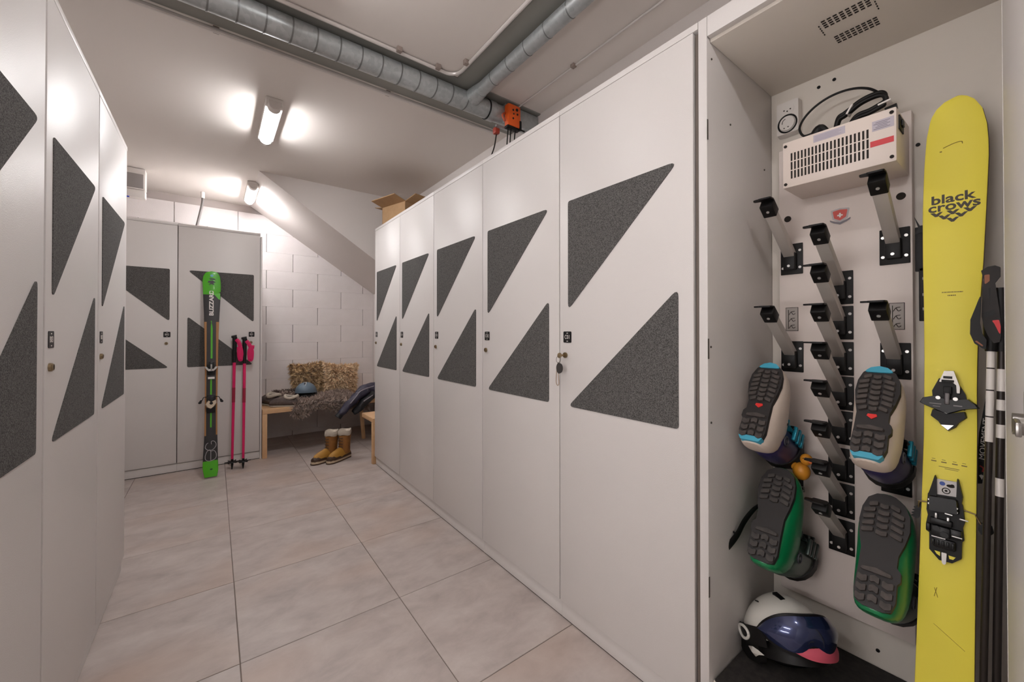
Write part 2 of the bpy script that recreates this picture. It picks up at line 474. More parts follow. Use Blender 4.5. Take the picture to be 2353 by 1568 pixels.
# its door, swung past ninety degrees, with the lock on the inner face
hinge = Vector((XR-0.002, 0.035, 0)); free = Vector((0.588, -0.005, 0))
dx = (free-hinge).normalized(); dn = Vector((dx.y, -dx.x, 0))
if dn.y < 0: dn = -dn                     # inner face towards +y
Md = Matrix.Translation((-XR, -OY0, 0)) @ frame(hinge, dx, dn, (0, 0, 1))
L_d = (free-hinge).length
bm = nb(); bx(bm, 0, L_d, -0.018, 0, 0.078, 2.114, 0.0015, Md); dr = obj('door', bm, M_lam, ol)
bm = nb(); bx(bm, L_d-0.085, L_d-0.055, 0, 0.008, 1.085, 1.14, 0.003, Md); cyl(bm, Md @ Vector((L_d-0.07, 0, 1.105)), Md @ Vector((L_d-0.07, 0.016, 1.105)), 0.011, 18)
bx(bm, L_d-0.075, L_d-0.03, 0.012, 0.016, 1.098, 1.112, 0.001, Md)
obj('latch', bm, M_steel, dr)
for z in (0.45, 1.15, 1.8):
    bm = nb(); bx(bm, -0.002, 0.004, oy(0.583)-0.001, oy(0.583)+0.0005, z-0.03, z+0.03, 0.0003); obj('strike_plate', bm, M_grey, ol)
# handle gap at the hinge side of C01 is left by the narrower door

# double socket in the open locker
so = thing('wall_socket', 'white double wall socket at the top back of the open locker', 'socket', frame((1.632, 0.522, 1.953), (0, -1, 0), (0, 0, 1), (-1, 0, 0)))
bm = nb(); prism(bm, rpoly([(-0.034, -0.058), (0.034, -0.058), (0.034, 0.058), (-0.034, 0.058)], 0.006), 0, 0.03, None, 0.96); obj('cover', bm, M_white, so)
bm = nb(); prism(bm, ellipse(0, 0.028, 0.021, 0.021, 24), 0.028, 0.031, None, 0.97); u = obj('outlet', bm, M_white, so)
bm = nb()
for a in (-0.0095, 0.0, 0.0095): prism(bm, ellipse(a, 0.026 - (0.005 if a == 0 else 0), 0.0024, 0.0024, 10), 0.030, 0.0316)
obj('pin_holes', bm, M_dark, u)
bm = nb(); tube(bm, [(0.0275*math.cos(t), -0.022+0.030*math.sin(t), 0.030) for t in [2*PI*i/28 for i in range(29)]], 0.0028, 8, smooth=False); obj('seal_ring', bm, M_black, so)
bm = nb(); prism(bm, ellipse(0, -0.022, 0.024, 0.026, 28), 0.028, 0.036, None, 0.93); u = obj('outlet', bm, M_white, so)
bm = nb()
for a, b in ((-0.008, -0.038), (0.004, -0.036)): prism(bm, ellipse(a, b, 0.0022, 0.0022, 10), 0.035, 0.0368)
tube(bm, [(-0.014, -0.022, 0.0362), (-0.012, -0.012, 0.0362), (-0.004, -0.006, 0.0362)], 0.0012, 6)
obj('pin_holes', bm, M_grey, u)

# boot drying rack: board with pegs
rk = thing('boot_drying_rack', 'cream wall board with angled black and grey boot pegs in the open locker', 'boot rack', Matrix.Translation((1.60, 0.38, 0.3)))
def rk_(x, y, z): return Vector((x-1.60, y-0.38, z-0.3))
bm = nb(); a = rk_(1.60, 0.213, 0.305); b = rk_(1.634, 0.548, 1.84); bx(bm, a.x, b.x, a.y, b.y, a.z, b.z, 0.002)
bd = obj('board', bm, mat('board_enamel', (222, 210, 203), 0.45), rk)
bm = nb()
for (y, z) in ((0.5217, 1.5944), (0.2363, 1.5965)):
    p = rk_(1.60, y, z); cyl(bm, p, p+Vector((-0.0015, 0, 0)), 0.0105, 20)
obj('plug_caps', bm, M_dark, rk)
# red shield sticker with a white cross
st = frame(rk_(1.5995, 0.377, 1.575), (0, -1, 0), (0, 0, 1), (-1, 0, 0))
bm = nb(); prism(bm, rpoly([(-0.024, 0.018), (0.0, 0.022), (0.024, 0.018), (0.019, -0.012), (0.0, -0.026), (-0.019, -0.012)], 0.003), 0, 0.0008, st); s1 = obj('shield_sticker', bm, mat('sticker_silver', (178, 172, 172), 0.4), rk)
bm = nb(); prism(bm, rpoly([(-0.019, 0.014), (0.0, 0.017), (0.019, 0.014), (0.015, -0.009), (0.0, -0.018), (-0.015, -0.009)], 0.003), 0.0008, 0.0012, st); obj('shield_field', bm, mat('sticker_red', (196, 62, 48), 0.4), s1)
bm = nb(); prism(bm, [(-0.0022, -0.008), (0.0022, -0.008), (0.0022, 0.006), (-0.0022, 0.006)], 0.0012, 0.0015, st); prism(bm, [(-0.007, -0.0035), (0.007, -0.0035), (0.007, 0.001), (-0.007, 0.001)], 0.0012, 0.0016, st); obj('white_cross', bm, M_white, s1)
bm = nb(); prism(bm, rpoly([(-0.027, -0.012), (-0.018, -0.017), (0.0, -0.024), (0.018, -0.017), (0.027, -0.012), (0.025, -0.018), (0.016, -0.024), (0, -0.031), (-0.016, -0.024), (-0.025, -0.018)], 0.001, 2), 0.0009, 0.0014, st); obj('scroll', bm, mat('sticker_grey', (110, 104, 112), 0.4), s1)
for (ya, yb, za, zb) in ((0.5291, 0.4919, 1.2030, 1.2848), (0.2636, 0.2301, 1.2062, 1.2855)):
    Ms = frame(rk_(1.5998, (ya+yb)/2, (za+zb)/2), (0, -1, 0), (0, 0, 1), (-1, 0, 0)); w = (ya-yb)/2; h = (zb-za)/2
    bm = nb(); prism(bm, [(-w, -h), (w, -h), (w, h), (-w, h)], 0, 0.0006, Ms); lb = obj('instruction_label', bm, M_dark, rk)
    bm = nb(); prism(bm, [(-w+.0015, -h+.0015), (w-.0015, -h+.0015), (w-.0015, h-.0015), (-w+.0015, h-.0015)], 0.0006, 0.0009, Ms); obj('label_field', bm, mat('label_grey', (168, 160, 154), 0.5), lb)
    bm = nb()
    for k in range(3):
        zz = h*0.62 - k*0.0235
        tube(bm, [Ms @ Vector((-w*0.45, zz-0.010, 0.0012)), Ms @ Vector((-w*0.1, zz, 0.0012)), Ms @ Vector((w*0.45, zz+0.002, 0.0012))], 0.0009, 5)
        tube(bm, [Ms @ Vector((-w*0.1, zz, 0.0012)), Ms @ Vector((w*0.2, zz-0.009, 0.0012)), Ms @ Vector((w*0.55, zz-0.006, 0.0012))], 0.0009, 5)
    bx(bm, -w*0.6, -w*0.5, -h*0.8, h*0.8, 0.0009, 0.0014, 0, Ms)
    obj('pictogram', bm, M_dark, lb)
# one peg, built once
ANG = math.radians(36)
pd_ = Vector((-math.cos(ANG), 0, math.sin(ANG)))
def peg_meshes():
    bm = nb(); bx(bm, -0.004, 0.0, -0.033, 0.033, -0.053, 0.053, 0.002)
    bx(bm, -0.03, -0.002, -0.017, 0.017, -0.038, 0.02, 0.003)
    m1 = mkmesh('base_plate', bm, M_black)
    bm = nb(); cyl(bm, (0, 0, 0), (-0.0025, 0, 0), 0.0042, 12)
    m2 = mkmesh('screw', bm, M_chrome)
    Mt = frame((0, 0, 0), tuple(pd_), (0, 1, 0), tuple(pd_.cross(Vector((0, 1, 0)))))
    bm = nb(); bx(bm, 0.012, 0.24, -0.0155, 0.0155, -0.013, 0.013, 0.002, Mt)
    m3 = mkmesh('tube', bm, M_alu)
    tip = pd_*0.262
    bm = nb(); bx(bm, 0.215, 0.262, -0.0185, 0.0185, -0.016, 0.016, 0.003, Mt)
    prism(bm, rpoly([(tip.x-0.022, 0.018), (tip.x+0.012, 0.018), (tip.x+0.012, -0.018), (tip.x-0.022, -0.018)], 0.006), tip.z+0.008, tip.z+0.0125)
    prism(bm, rpoly([(tip.x-0.016, 0.033), (tip.x-0.002, 0.033), (tip.x+0.004, 0.014), (tip.x-0.02, 0.014)], 0.005), tip.z+0.008, tip.z+0.0125)
    m4 = mkmesh('cap', bm, M_black)
    bm = nb()
    nrm = (Mt.to_3x3() @ Vector((0, 0, 1)))
    c1 = Mt @ Vector((0.238, 0, 0.016)); cyl(bm, c1, c1+nrm*0.002, 0.0042, 12)
    m5 = mkmesh('screw', bm, M_chrome)
    return m1, m2, m3, m4, m5
PM = peg_meshes()
pegs = [(0.510, z) for z in (1.452, 1.115, 0.777, 0.440)] + [(0.378, z) for z in (1.341, 1.229, 1.115, 1.005, 0.895, 0.777, 0.665, 0.550)] + [(0.2505, z) for z in (1.452, 1.115, 0.777, 0.440)]
for (y, z) in pegs:
    o = obj('base_plate', PM[0], None, rk); o.name = 'peg_base'; o.location = rk_(1.6, y, z)
    for p_ in ((-0.004, -0.025, -0.03), (-0.004, 0.025, -0.03), (-0.004, -0.025, 0.028), (-0.004, 0.025, 0.028), (-0.03, 0, -0.026)):
        obj('screw', PM[1], None, o).location = p_
    for nm, me in (('peg_tube', PM[2]), ('peg_cap', PM[3]), ('screw', PM[4])):
        obj(nm, me, None, o)

# heater / dryer box
ht = thing('boot_dryer_heater', 'cream electric heater box with slotted grille above the boot pegs', 'heater', frame((1.428, 0.3485, 1.722), (0, -1, 0), (0, 0, 1), (-1, 0, 0)))
bm = nb(); bx(bm, -0.1305, 0.1305, -0.072, 0.072, -0.170, 0, 0.004); hb = obj('housing', bm, M_heater, ht)
bm = nb()
for i in range(21):
    x = -0.106 + 0.1785*i/20
    for k in range(3):
        z = 0.0205 - 0.0275*k
        bx(bm, x-0.0022, x+0.0022, z-0.012, z+0.012, -0.0006, 0.0006)
obj('grille_slots', bm, M_dark, hb, kind='stuff')
bm = nb()
for (x, y) in ((-0.122, 0.058), (-0.122, -0.061), (0.121, 0.059), (0.121, -0.059)): cyl(bm, (x, y, 0), (x, y, 0.002), 0.0045, 14)
obj('screw_caps', bm, M_dark, hb)
bm = nb(); bx(bm, 0.078, 0.125, -0.0195, -0.004, 0, 0.0006); obj('red_label', bm, mat('red_label', (206, 62, 68), 0.5), hb)
M_lb = mat('lilac_label', (186, 178, 188), 0.4)
bm = nb(); bx(bm, -0.05, 0.0245, 0.043, 0.0645, 0, 0.0006); l1 = obj('rating_label', bm, M_lb, hb)
bm = nb(); bx(bm, 0.082, 0.1255, 0.022, 0.049, 0, 0.0006); l2 = obj('rating_label', bm, M_lb, hb)
bm = nb()
for k in range(4): bx(bm, -0.046, 0.016-0.006*(k % 2), 0.047+0.004*k, 0.0478+0.004*k, 0.0006, 0.0009)
obj('small_print', bm, mat('print_violet', (150, 140, 158), 0.5), l1)
bm = nb()
for k in range(5): bx(bm, 0.085+0.004*(k % 3), 0.118-0.005*(k % 2), 0.026+0.0042*k, 0.0272+0.0042*k, 0.0006, 0.0009)
obj('small_print', bm, mat('print_dark', (110, 102, 112), 0.5), l2)
bm = nb(); bx(bm, 0.1303, 0.1335, 0.018, 0.056, -0.075, -0.022, 0.001); sw = obj('power_inlet', bm, M_black, ht)
bm = nb(); bx(bm, 0.1335, 0.1375, 0.03, 0.046, -0.06, -0.036, 0.001); obj('switch', bm, M_blackg, sw)
def cab(x, pts): return [(x, a, b) for a, b in pts]
bm = nb(); tube(bm, cab(1.56, [(0.4333, 1.8529), (0.4459, 1.8491), (0.4631, 1.8521), (0.4728, 1.8742), (0.4694, 1.8936), (0.4541, 1.9156), (0.4287, 1.9348), (0.3960, 1.9472), (0.3608, 1.9499), (0.3291, 1.9439), (0.3021, 1.9306), (0.2848, 1.9151), (0.2690, 1.8950)]), 0.0036, 8)
tag(obj('power_cable', bm, M_black), 'thin black power cable arching above the cream heater box', 'cable')
bm = nb()
base = [(0.3758, 1.80), (0.3661, 1.8509), (0.3510, 1.8612), (0.3361, 1.8689), (0.3161, 1.8810), (0.2898, 1.8872), (0.2677, 1.8857), (0.2578, 1.8742), (0.2596, 1.8571), (0.2746, 1.8504), (0.2934, 1.8452), (0.3235, 1.8397), (0.35, 1.80)]
for (dx_, dz_) in ((0, 0), (0.009, 0.003), (-0.005, 0.008), (-0.009, -0.002)):
    tube(bm, [(1.54+dx_, a, b+dz_) for a, b in base], 0.0052, 8)
cb = tag(obj('coiled_cable', bm, M_black), 'bundle of coiled black cable tied up behind the heater box', 'cable')
bm = nb()
for (y, z, a) in ((0.336, 1.872, 0.5), (0.2585, 1.857, 1.4)):
    bx(bm, -0.016, 0.016, -0.0025, 0.0025, -0.014, 0.014, 0.001, Matrix.Translation((1.54, y, z)) @ Matrix.Rotation(a, 4, 'X'))
obj('cable_tie', bm, M_white, cb)
bm = nb(); tube(bm, [(1.5, 0.42, 1.797), (1.5, 0.418, 1.812), (1.5, 0.4026, 1.832), (1.5, 0.387, 1.812), (1.5, 0.385, 1.797)], [0.008, 0.012, 0.013, 0.012, 0.008], 10)
tag(obj('cable_plug', bm, M_black), 'black rubber plug lying on top of the heater box', 'plug')
bm = nb(); tube(bm, [(1.46, 0.245, 1.803), (1.46, 0.2215, 1.806)], 0.0085, 10, smooth=False)
tag(obj('cable_end', bm, M_black), 'short black connector at right end of heater top', 'plug')

# ---------------------------------------------------------------- ceiling services
def lamp(y0, label, dim=1.0):
    t = thing('ceiling_lamp', label, 'lamp', Matrix.Translation((0.283, y0, ZC)), 'strip lamps along the ceiling')
    L = 0.58
    bm = nb(); bx(bm, -0.046, 0.046, 0.0, L, -0.042, 0, 0.004); obj('lamp_body', bm, M_white, t)
    def sec(y, s=1.0):
        return [(0.034*s*math.cos(a), y, -0.041-0.031*s*math.sin(a)) for a in [PI*i/12 for i in range(13)]] + [(-0.034*s, y, -0.02), (0.034*s, y, -0.02)]
    bm = nb(); loft(bm, [sec(0.05), sec(L-0.04)])
    obj('diffuser', bm, mat('lamp_glow_%d' % int(dim*100), (255, 250, 246), 0.5, emit=(LAMP_COL, LAMP_STRENGTH*dim)), t)
    bm = nb(); loft(bm, [sec(-0.004, 0.93), sec(0.004, 1.03), sec(0.052, 1.04)]); obj('end_cap', bm, mat('cap_grey', (214, 206, 201), 0.5), t)
    bm = nb(); loft(bm, [sec(L-0.042, 1.04), sec(L-0.006, 1.03), sec(L, 0.93)]); obj('end_cap', bm, mat('cap_grey', (214, 206, 201), 0.5), t)
lamp(2.73, 'lit strip lamp on the ceiling nearer to the camera')
lamp(4.37, 'lit strip lamp on the ceiling close to the back wall')
lamp(1.09, 'lit strip lamp on the ceiling above the right lockers, out of frame', 0.30)
def fill_lamp(y0, z, label):  # added lamps out of frame, to light the inside of the open locker
    t = thing('fill_lamp', label, 'lamp', frame((XWL, y0, z), (0, 0, 1), (0, 1, 0), (-1, 0, 0)), 'added fill lamps on the left wall, out of frame')
    L = 0.9
    bm = nb(); bx(bm, -0.045, 0.045, 0.0, L, -0.034, 0, 0.003); obj('lamp_body', bm, M_white, t)
    bm = nb(); bx(bm, -0.042, 0.042, 0.03, L-0.03, -0.075, -0.034, 0.012); obj('diffuser', bm, mat('fill_lamp_glow', (255, 250, 246), 0.5, emit=(LAMP_COL, FILL_LAMP)), t)
    for a in (0.0, L-0.03): 
        bm = nb(); bx(bm, -0.044, 0.044, a, a+0.03, -0.078, -0.033, 0.006); obj('end_cap', bm, M_white, t)
fill_lamp(0.0, 1.95, 'upper fill strip added on the left wall, out of frame beside the camera')
fill_lamp(0.0, 1.05, 'lower fill strip added on the left wall, out of frame beside the camera')
lamp(-0.55, 'added fill lamp on the ceiling just behind the camera', 0.6)  # this lamp and the next two are added out of view as fill
lamp(-2.19, 'added fill lamp on the ceiling farther behind the camera', 0.6)
lamp(-3.3, 'added fill lamp on the ceiling at the far end behind the camera', 0.6)

DY, DZ, DR = 1.976, 2.535, 0.052
dt = thing('ventilation_duct', 'round galvanised main ventilation duct crossing under the ceiling', 'duct', Matrix.Translation((0, DY, DZ)))
bm = nb(); cyl(bm, (XWL, 0, 0), (XW, 0, 0), DR, 40); obj('duct_pipe', bm, M_galv, dt)
bm = nb(); cyl(bm, (-0.003, 0, 0), (0.003, 0, 0), DR+0.0022, 40); seam = mkmesh('seam_band', bm, mat('seam_steel', (128, 130, 130), 0.4, metal=0.7))
for k in range(20):
    o = obj('seam_band', seam, None, dt); o.location = (1.16-0.0975*k-0.02, 0, 0); o.rotation_euler.z = 0.10
bm = nb(); cyl(bm, (1.30, 0, 0), (1.345, 0, 0), DR+0.005, 40); obj('sleeve', bm, M_galv, dt)
bm = nb(); cyl(bm, (1.292, 0, 0), (1.297, 0, 0), DR+0.004, 40); obj('seal_ring', bm, M_black, dt)
bm = nb(); bx(bm, 1.40, 1.66, -0.052, -0.02, -0.06, 0.05, 0.003); obj('damper_plate', bm, M_galv, dt)
SX, SZ, SR = 1.178, 2.545, 0.035
sd = thing('branch_duct', 'thinner galvanised duct branching off towards the camera', 'duct', Matrix.Translation((SX, 0, SZ)))
bm = nb(); cyl(bm, (0, YF, 0), (0, DY-0.03, 0), SR, 32); obj('duct_pipe', bm, M_galv, sd)
bm = nb(); cyl(bm, (0, -0.002, 0), (0, 0.002, 0), SR+0.0014, 32); sm = mkmesh('seam_band', bm, MATS['seam_steel'])
for k in range(14):
    o = obj('seam_band', sm, None, sd); o.location = (0, 1.72-0.14*k, 0); o.rotation_euler.z = 0.12
bm = nb(); cyl(bm, (0, DY-0.045, 0), (0, DY-0.13, 0), SR+0.012, 32, SR+0.003); obj('saddle_collar', bm, M_galv, sd)
# sheet under the ceiling behind the ducts
bm = nb(); bx(bm, XWL, XW, 1.905, 2.235, ZC-0.007, ZC); bx(bm, 1.06, SX+0.03, YF, 1.905, ZC-0.007, ZC)
tag(obj('backing_sheet', bm, M_sheet), 'dull grey sheet strip on the ceiling behind the ducts', 'panel')
def conduit(pts, label, r=0.009):
    t = thing('conduit', label, 'pipe', Matrix.Translation(pts[0]), None)
    o0 = Vector(pts[0])
    bm = nb(); tube(bm, [Vector(p)-o0 for p in pts], r, 10, smooth=False); obj('pipe', bm, mat('conduit_grey', (214, 208, 204), 0.3, metal=0.2), t)
    return t, o0
def clips(t, o0, ps, side):
    for p in ps:
        bm = nb(); v = Vector(p)-o0; bx(bm, v.x-0.012, v.x+0.012, v.y-0.012, v.y+0.012, v.z-0.012, v.z+0.012, 0.002)
        obj('clip', bm, mat('clip_brown', (150, 136, 128), 0.6), t)
t, o0 = conduit([(XWL, 2.250, 2.580), (1.56, 2.250, 2.580)], 'straight pale conduit along the far side of the main duct', 0.012)
clips(t, o0, [(0.0, 2.263, 2.59), (0.80, 2.263, 2.59)], 1)
R_ = 0.07
arc = [(1.045-R_+R_*math.sin(a), 1.895-R_+R_*math.cos(a), 2.588) for a in [PI/2*i/8 for i in range(9)]]
t, o0 = conduit([(XWL, 1.895, 2.588)] + arc + [(1.045, YF, 2.588)], 'pale conduit with a bend beside main and branch duct')
clips(t, o0, [(0.72, 1.878, 2.59), (0.93, 1.878, 2.59), (1.029, 1.76, 2.59)], -1)
t, o0 = conduit([(1.50, 1.99, 2.594), (1.50, YF, 2.594)], 'thin pale conduit on the ceiling close to the right wall', 0.005)
clips(t, o0, [(1.494, 1.45, 2.596)], 1)
# orange actuator
ac = thing('damper_actuator', 'orange damper actuator box at the wall end of the main duct', 'actuator', Matrix.Translation((1.435, 1.90, 2.500)))
bm = nb(); bx(bm, -0.047, 0.047, -0.022, 0.022, -0.066, 0.066, 0.008); ab = obj('housing', bm, mat('orange_plastic', (226, 92, 24), 0.4), ac)
bm = nb()
for (x, z, r) in ((-0.012, 0.03, 0.006), (0.016, 0.038, 0.009), (0.02, 0.012, 0.006), (-0.008, 0.008, 0.005), (-0.012, -0.02, 0.006)): cyl(bm, (x, -0.022, z), (x, -0.0245, z), r, 12)
obj('knob', bm, M_dark, ab)
bm = nb(); bx(bm, -0.05, 0.046, -0.018, 0.018, -0.078, -0.064, 0.003); bx(bm, 0.036, 0.05, -0.026, -0.01, -0.078, -0.02, 0.002); bx(bm, 0.04, 0.075, -0.026, -0.018, -0.078, -0.07, 0.002); obj('base', bm, M_black, ac)
for k, x in enumerate((-0.034, -0.012, 0.02)):
    bm = nb(); tube(bm, [(x, 0, -0.075), (x-0.004, 0.004, -0.16), (x-0.012+0.01*k, 0.006, -0.30)], 0.0035, 8); obj('cable', bm, M_black, ac)
bm = nb(); tube(bm, [(-0.03, 0.02, 0.03), (-0.075, 0.0, -0.01), (-0.062, -0.004, -0.045)], 0.006, 8); obj('lever', bm, mat('orange_dark', (190, 90, 60), 0.5), ac)
bm = nb(); bx(bm, 1.365, 1.400, 1.98, 2.015, 2.42, 2.46, 0.008); t2 = tag(obj('sensor_plug', bm, mat('brick_red', (168, 66, 50), 0.5)), 'small red plug on the duct left of the orange actuator', 'plug')
bm = nb(); tube(bm, [(1.385, 2.0, 2.42), (1.375, 2.01, 2.34), (1.345, 2.02, 2.24), (1.338, 2.02, 2.12)], 0.004, 8); obj('cable', bm, M_dark, t2)
bm = nb(); bx(bm, 1.36, 1.45, 1.962, 1.978, 2.45, 2.462); obj('bracket', bm, M_galv, t2)

# short flexible tube over the back lockers and emergency unit
bm = nb(); tube(bm, [(-0.10, 5.0, ZC-0.002), (-0.10, 4.99, 2.50), (-0.118, 4.97, 2.38), (-0.15, 4.93, 2.20), (-0.17, 4.9, 2.12)], 0.011, 10)
ft = tag(obj('flexible_tube', bm, mat('tube_grey', (88, 82, 80), 0.5)), 'short grey flexible tube hanging down behind the back lockers', 'tube')
bm = nb(); cyl(bm, (-0.10, 5.0, ZC-0.004), (-0.10, 4.995, 2.535), 0.017, 14); obj('tube_collar', bm, M_white, ft)
em = thing('ceiling_unit', 'grey and white box with blue strip under the ceiling, behind left lockers', 'light box', Matrix.Translation((-0.58, 4.6, 2.48)))
bm = nb(); bx(bm, -0.13, 0.10, 0.0, 0.10, -0.06, 0.118, 0.006); obj('housing', bm, M_white, em)
bm = nb(); bx(bm, -0.13, 0.088, -0.004, 0.002, -0.052, 0.07, 0.002); obj('front_panel', bm, mat('unit_grey', (150, 144, 142), 0.5), em)
bm = nb(); bx(bm, -0.12, 0.10, 0.01, 0.09, -0.13, -0.06, 0.01); bp_ = obj('lower_cover', bm, M_white, em)
bm = nb(); bx(bm, -0.11, 0.0, 0.006, 0.012, -0.138, -0.128, 0.001); obj('blue_strip', bm, mat('blue_strip', (20, 60, 190), 0.4), bp_)

# cardboard box on locker C05
cbx = thing('cardboard_box', 'open brown cardboard box lying on top of the farthest right locker', 'box', frame((1.40, 3.40, LH), (0.96, 0.28, 0), (-0.28, 0.96, 0), (0, 0, 1)))
M_card = mat('cardboard', (176, 142, 104), 0.8, noise=(20, 0.3, (160, 126, 90)))
bm = nb()
for (a, b, c_, d) in ((-0.17, 0.17, -0.16, -0.155), (-0.17, 0.17, 0.155, 0.16), (-0.17, -0.165, -0.16, 0.16), (0.165, 0.17, -0.16, 0.16)): bx(bm, a, b, c_, d, 0.0, 0.17)
bx(bm, -0.17, 0.17, -0.16, 0.16, 0.0, 0.005)
obj('carton', bm, M_card, cbx)
def flap(o, x, y, z):
    bm = nb(); bx(bm, 0, 1, 0, 1, 0, 0.005, 0, frame(o, x, y, z)); obj('flap', bm, M_card, cbx)
flap((-0.17, -0.16, 0.17), (-0.11, 0, 0.03), (0, 0.32, 0), (0, 0, 1))
flap((-0.17, -0.16, 0.168), (0.34, 0, 0), (0, -0.13, 0.035), (0, 0, 1))
flap((-0.17, 0.16, 0.17), (0.34, 0, 0), (0, 0.11, 0.02), (0, 0, 1))
flap((0.17, -0.16, 0.17), (0.06, 0, 0.09), (0, 0.32, 0), (0, 0, 1))

# ---------------------------------------------------------------- skis
def print_poly(bm, pts, z, M=None): prism(bm, pts, z, z+0.0004, M)
def ski_body(bm, outline_l, outline_r, thick, zfun):
    """outline lists (s, t) from tail to tip; builds a strip with thickness following zfun(s)"""
    n = len(outline_l)
    rings = []
    for (s, tl), (_, tr) in zip(outline_l, outline_r):
        z = zfun(s)
        rings.append([(tl, s, z-thick), (tl, s, z-0.0015), (tl+0.004*(1 if tr > tl else 0), s, z), (tr-0.004, s, z), (tr, s, z-0.0015), (tr, s, z-thick)])
    loft(bm, rings)
def interp(tab, s):
    for (a, b) in zip(tab[:-1], tab[1:]):
        if a[0] <= s <= b[0]:
            u = (s-a[0])/(b[0]-a[0]); return a[1]*(1-u)+b[1]*u
    return tab[0][1] if s < tab[0][0] else tab[-1][1]
# --- yellow ski (local X across, Y up the ski, Z towards the viewer)
S = Vector((0.139, -0.009, 0.99)).normalized(); T = Vector((0, -1, 0)); T = (T - S*T.dot(S)).normalized(); N = T.cross(S)
SK = Vector((1.36, 0.134, 0.386))
My = frame(SK, T, S, N)
yl = [(-0.210, -0.050), (-0.0322, -0.0485), (0.25, -0.0462), (0.5574, -0.0449), (0.75, -0.0478), (0.894, -0.0516), (1.0, -0.0555), (1.1319, -0.0588), (1.2541, -0.0587), (1.3398, -0.0555), (1.3787, -0.051), (1.40, -0.0455), (1.418, -0.036), (1.430, -0.022), (1.4355, -0.006), (1.4362, 0.0)]
yr = [(-0.210, 0.0455), (0.0299, 0.0445), (0.3768, 0.0431), (0.6, 0.0420), (0.68, 0.0404), (0.783, 0.0406), (0.8894, 0.0429), (0.9972, 0.0473), (1.1621, 0.0511), (1.2856, 0.0534), (1.3441, 0.0508), (1.3881, 0.0433), (1.4168, 0.0301), (1.430, 0.0174), (1.4355, 0.008), (1.4362, 0.002)]
ss = [-0.21 + 1.6*i/40 for i in range(41)] + [1.395, 1.402, 1.410, 1.418, 1.425, 1.430, 1.433, 1.4355, 1.4362]
ss = sorted(set(ss))
zf = lambda s: 0.0 if s < 1.21 else 0.5*(s-1.21)**2
ys = thing('yellow_ski', 'tall yellow ski with black lettering and bindings standing in the open locker', 'ski', My)
bm = nb(); ski_body(bm, [(s, interp(yl, s)) for s in ss], [(s, interp(yr, s)) for s in ss], 0.011, zf); obj('ski_body', bm, M_yel, ys)
bm = nb(); ski_body(bm, [(s, interp(yl, s)-0.0012) for s in ss], [(s, interp(yr, s)+0.0012) for s in ss], 0.0045, lambda s: zf(s)-0.0075); obj('edge_and_base', bm, mat('ski_edge', (92, 76, 66), 0.4), ys)
GZ = 0.0003
def RZ(a): return Matrix.Rotation(a, 4, 'Z')
# lettering
text('lettering', 'black', 0.046, M_grey, ys, Matrix.Translation((-0.0065, 1.172, GZ)) @ RZ(0.02), 0.0002, off=0.0011, sx=0.80, sy=0.72)
text('lettering', 'crows', 0.046, M_grey, ys, Matrix.Translation((-0.0035, 1.1515, GZ)) @ RZ(0.02), 0.0002, off=0.0011, sx=0.80, sy=0.72)
bm = nb()
def chev(cx, cy, w=0.0115, h=0.0055, t=0.0052):
    prism(bm, [(cx-w, cy+h), (cx-w*0.35, cy+h), (cx, cy+h*0.2), (cx+w*0.35+0.001, cy+h*1.0), (cx+w, cy+h), (cx+w*0.2, cy-h*1.1), (cx-w*0.2, cy-h*1.1)], GZ, GZ+0.0003)
for (cx, cy) in ((-0.0335, 1.133), (-0.0045, 1.134), (0.0245, 1.135), (-0.019, 1.1235), (0.010, 1.1245), (-0.0045, 1.114)): chev(cx, cy)
obj('chevron_logo', bm, M_grey, ys)
bm = nb()
for (y, a, b) in ((0.9235, -0.020, 0.0145), (0.915, -0.010, 0.004)):
    x = a
    while x < b: w = random.uniform(0.001, 0.003); bx(bm, x, x+w, y-0.0012, y+0.0014, GZ, GZ+0.0002); x += w+0.0008
for (x0) in (-0.030, -0.013, 0.005, 0.020): bx(bm, x0, x0+0.006, 0.5035, 0.5045, GZ, GZ+0.0002); bx(bm, x0-0.001, x0+0.008, 0.4975, 0.4998, GZ, GZ+0.0002)
bx(bm, -0.018, 0.016, 0.487, 0.4882, GZ, GZ+0.0002); bx(bm, -0.008, 0.014, 0.4835, 0.4845, GZ, GZ+0.0002)
obj('small_print', bm, mat('brown_print', (120, 100, 50), 0.6), ys)
bm = nb(); ZT = zf(1.31)+0.0002
bx(bm, -0.03, -0.026, 1.301, 1.304, ZT, ZT+0.0004); tube(bm, [(-0.024, 1.311, ZT+0.0005), (-0.005, 1.3175, ZT+0.0012), (0.008, 1.318, ZT+0.0013), (0.010, 1.312, ZT+0.0006)], 0.0009, 5)
for (x, y, dx2, dy2) in ((-0.02, 0.18, 0.004, 0.022), (-0.014, 0.18, -0.006, 0.02)): tube(bm, [(x, y, GZ), (x+dx2, y+dy2, GZ)], 0.0005, 4, smooth=False)
tube(bm, [(-0.02, 0.118, GZ), (0.0, 0.105, GZ), (0.03, 0.085, GZ)], 0.0004, 4)
obj('scuff_marks', bm, mat('scuff', (148, 126, 50), 0.7), ys, kind='stuff')
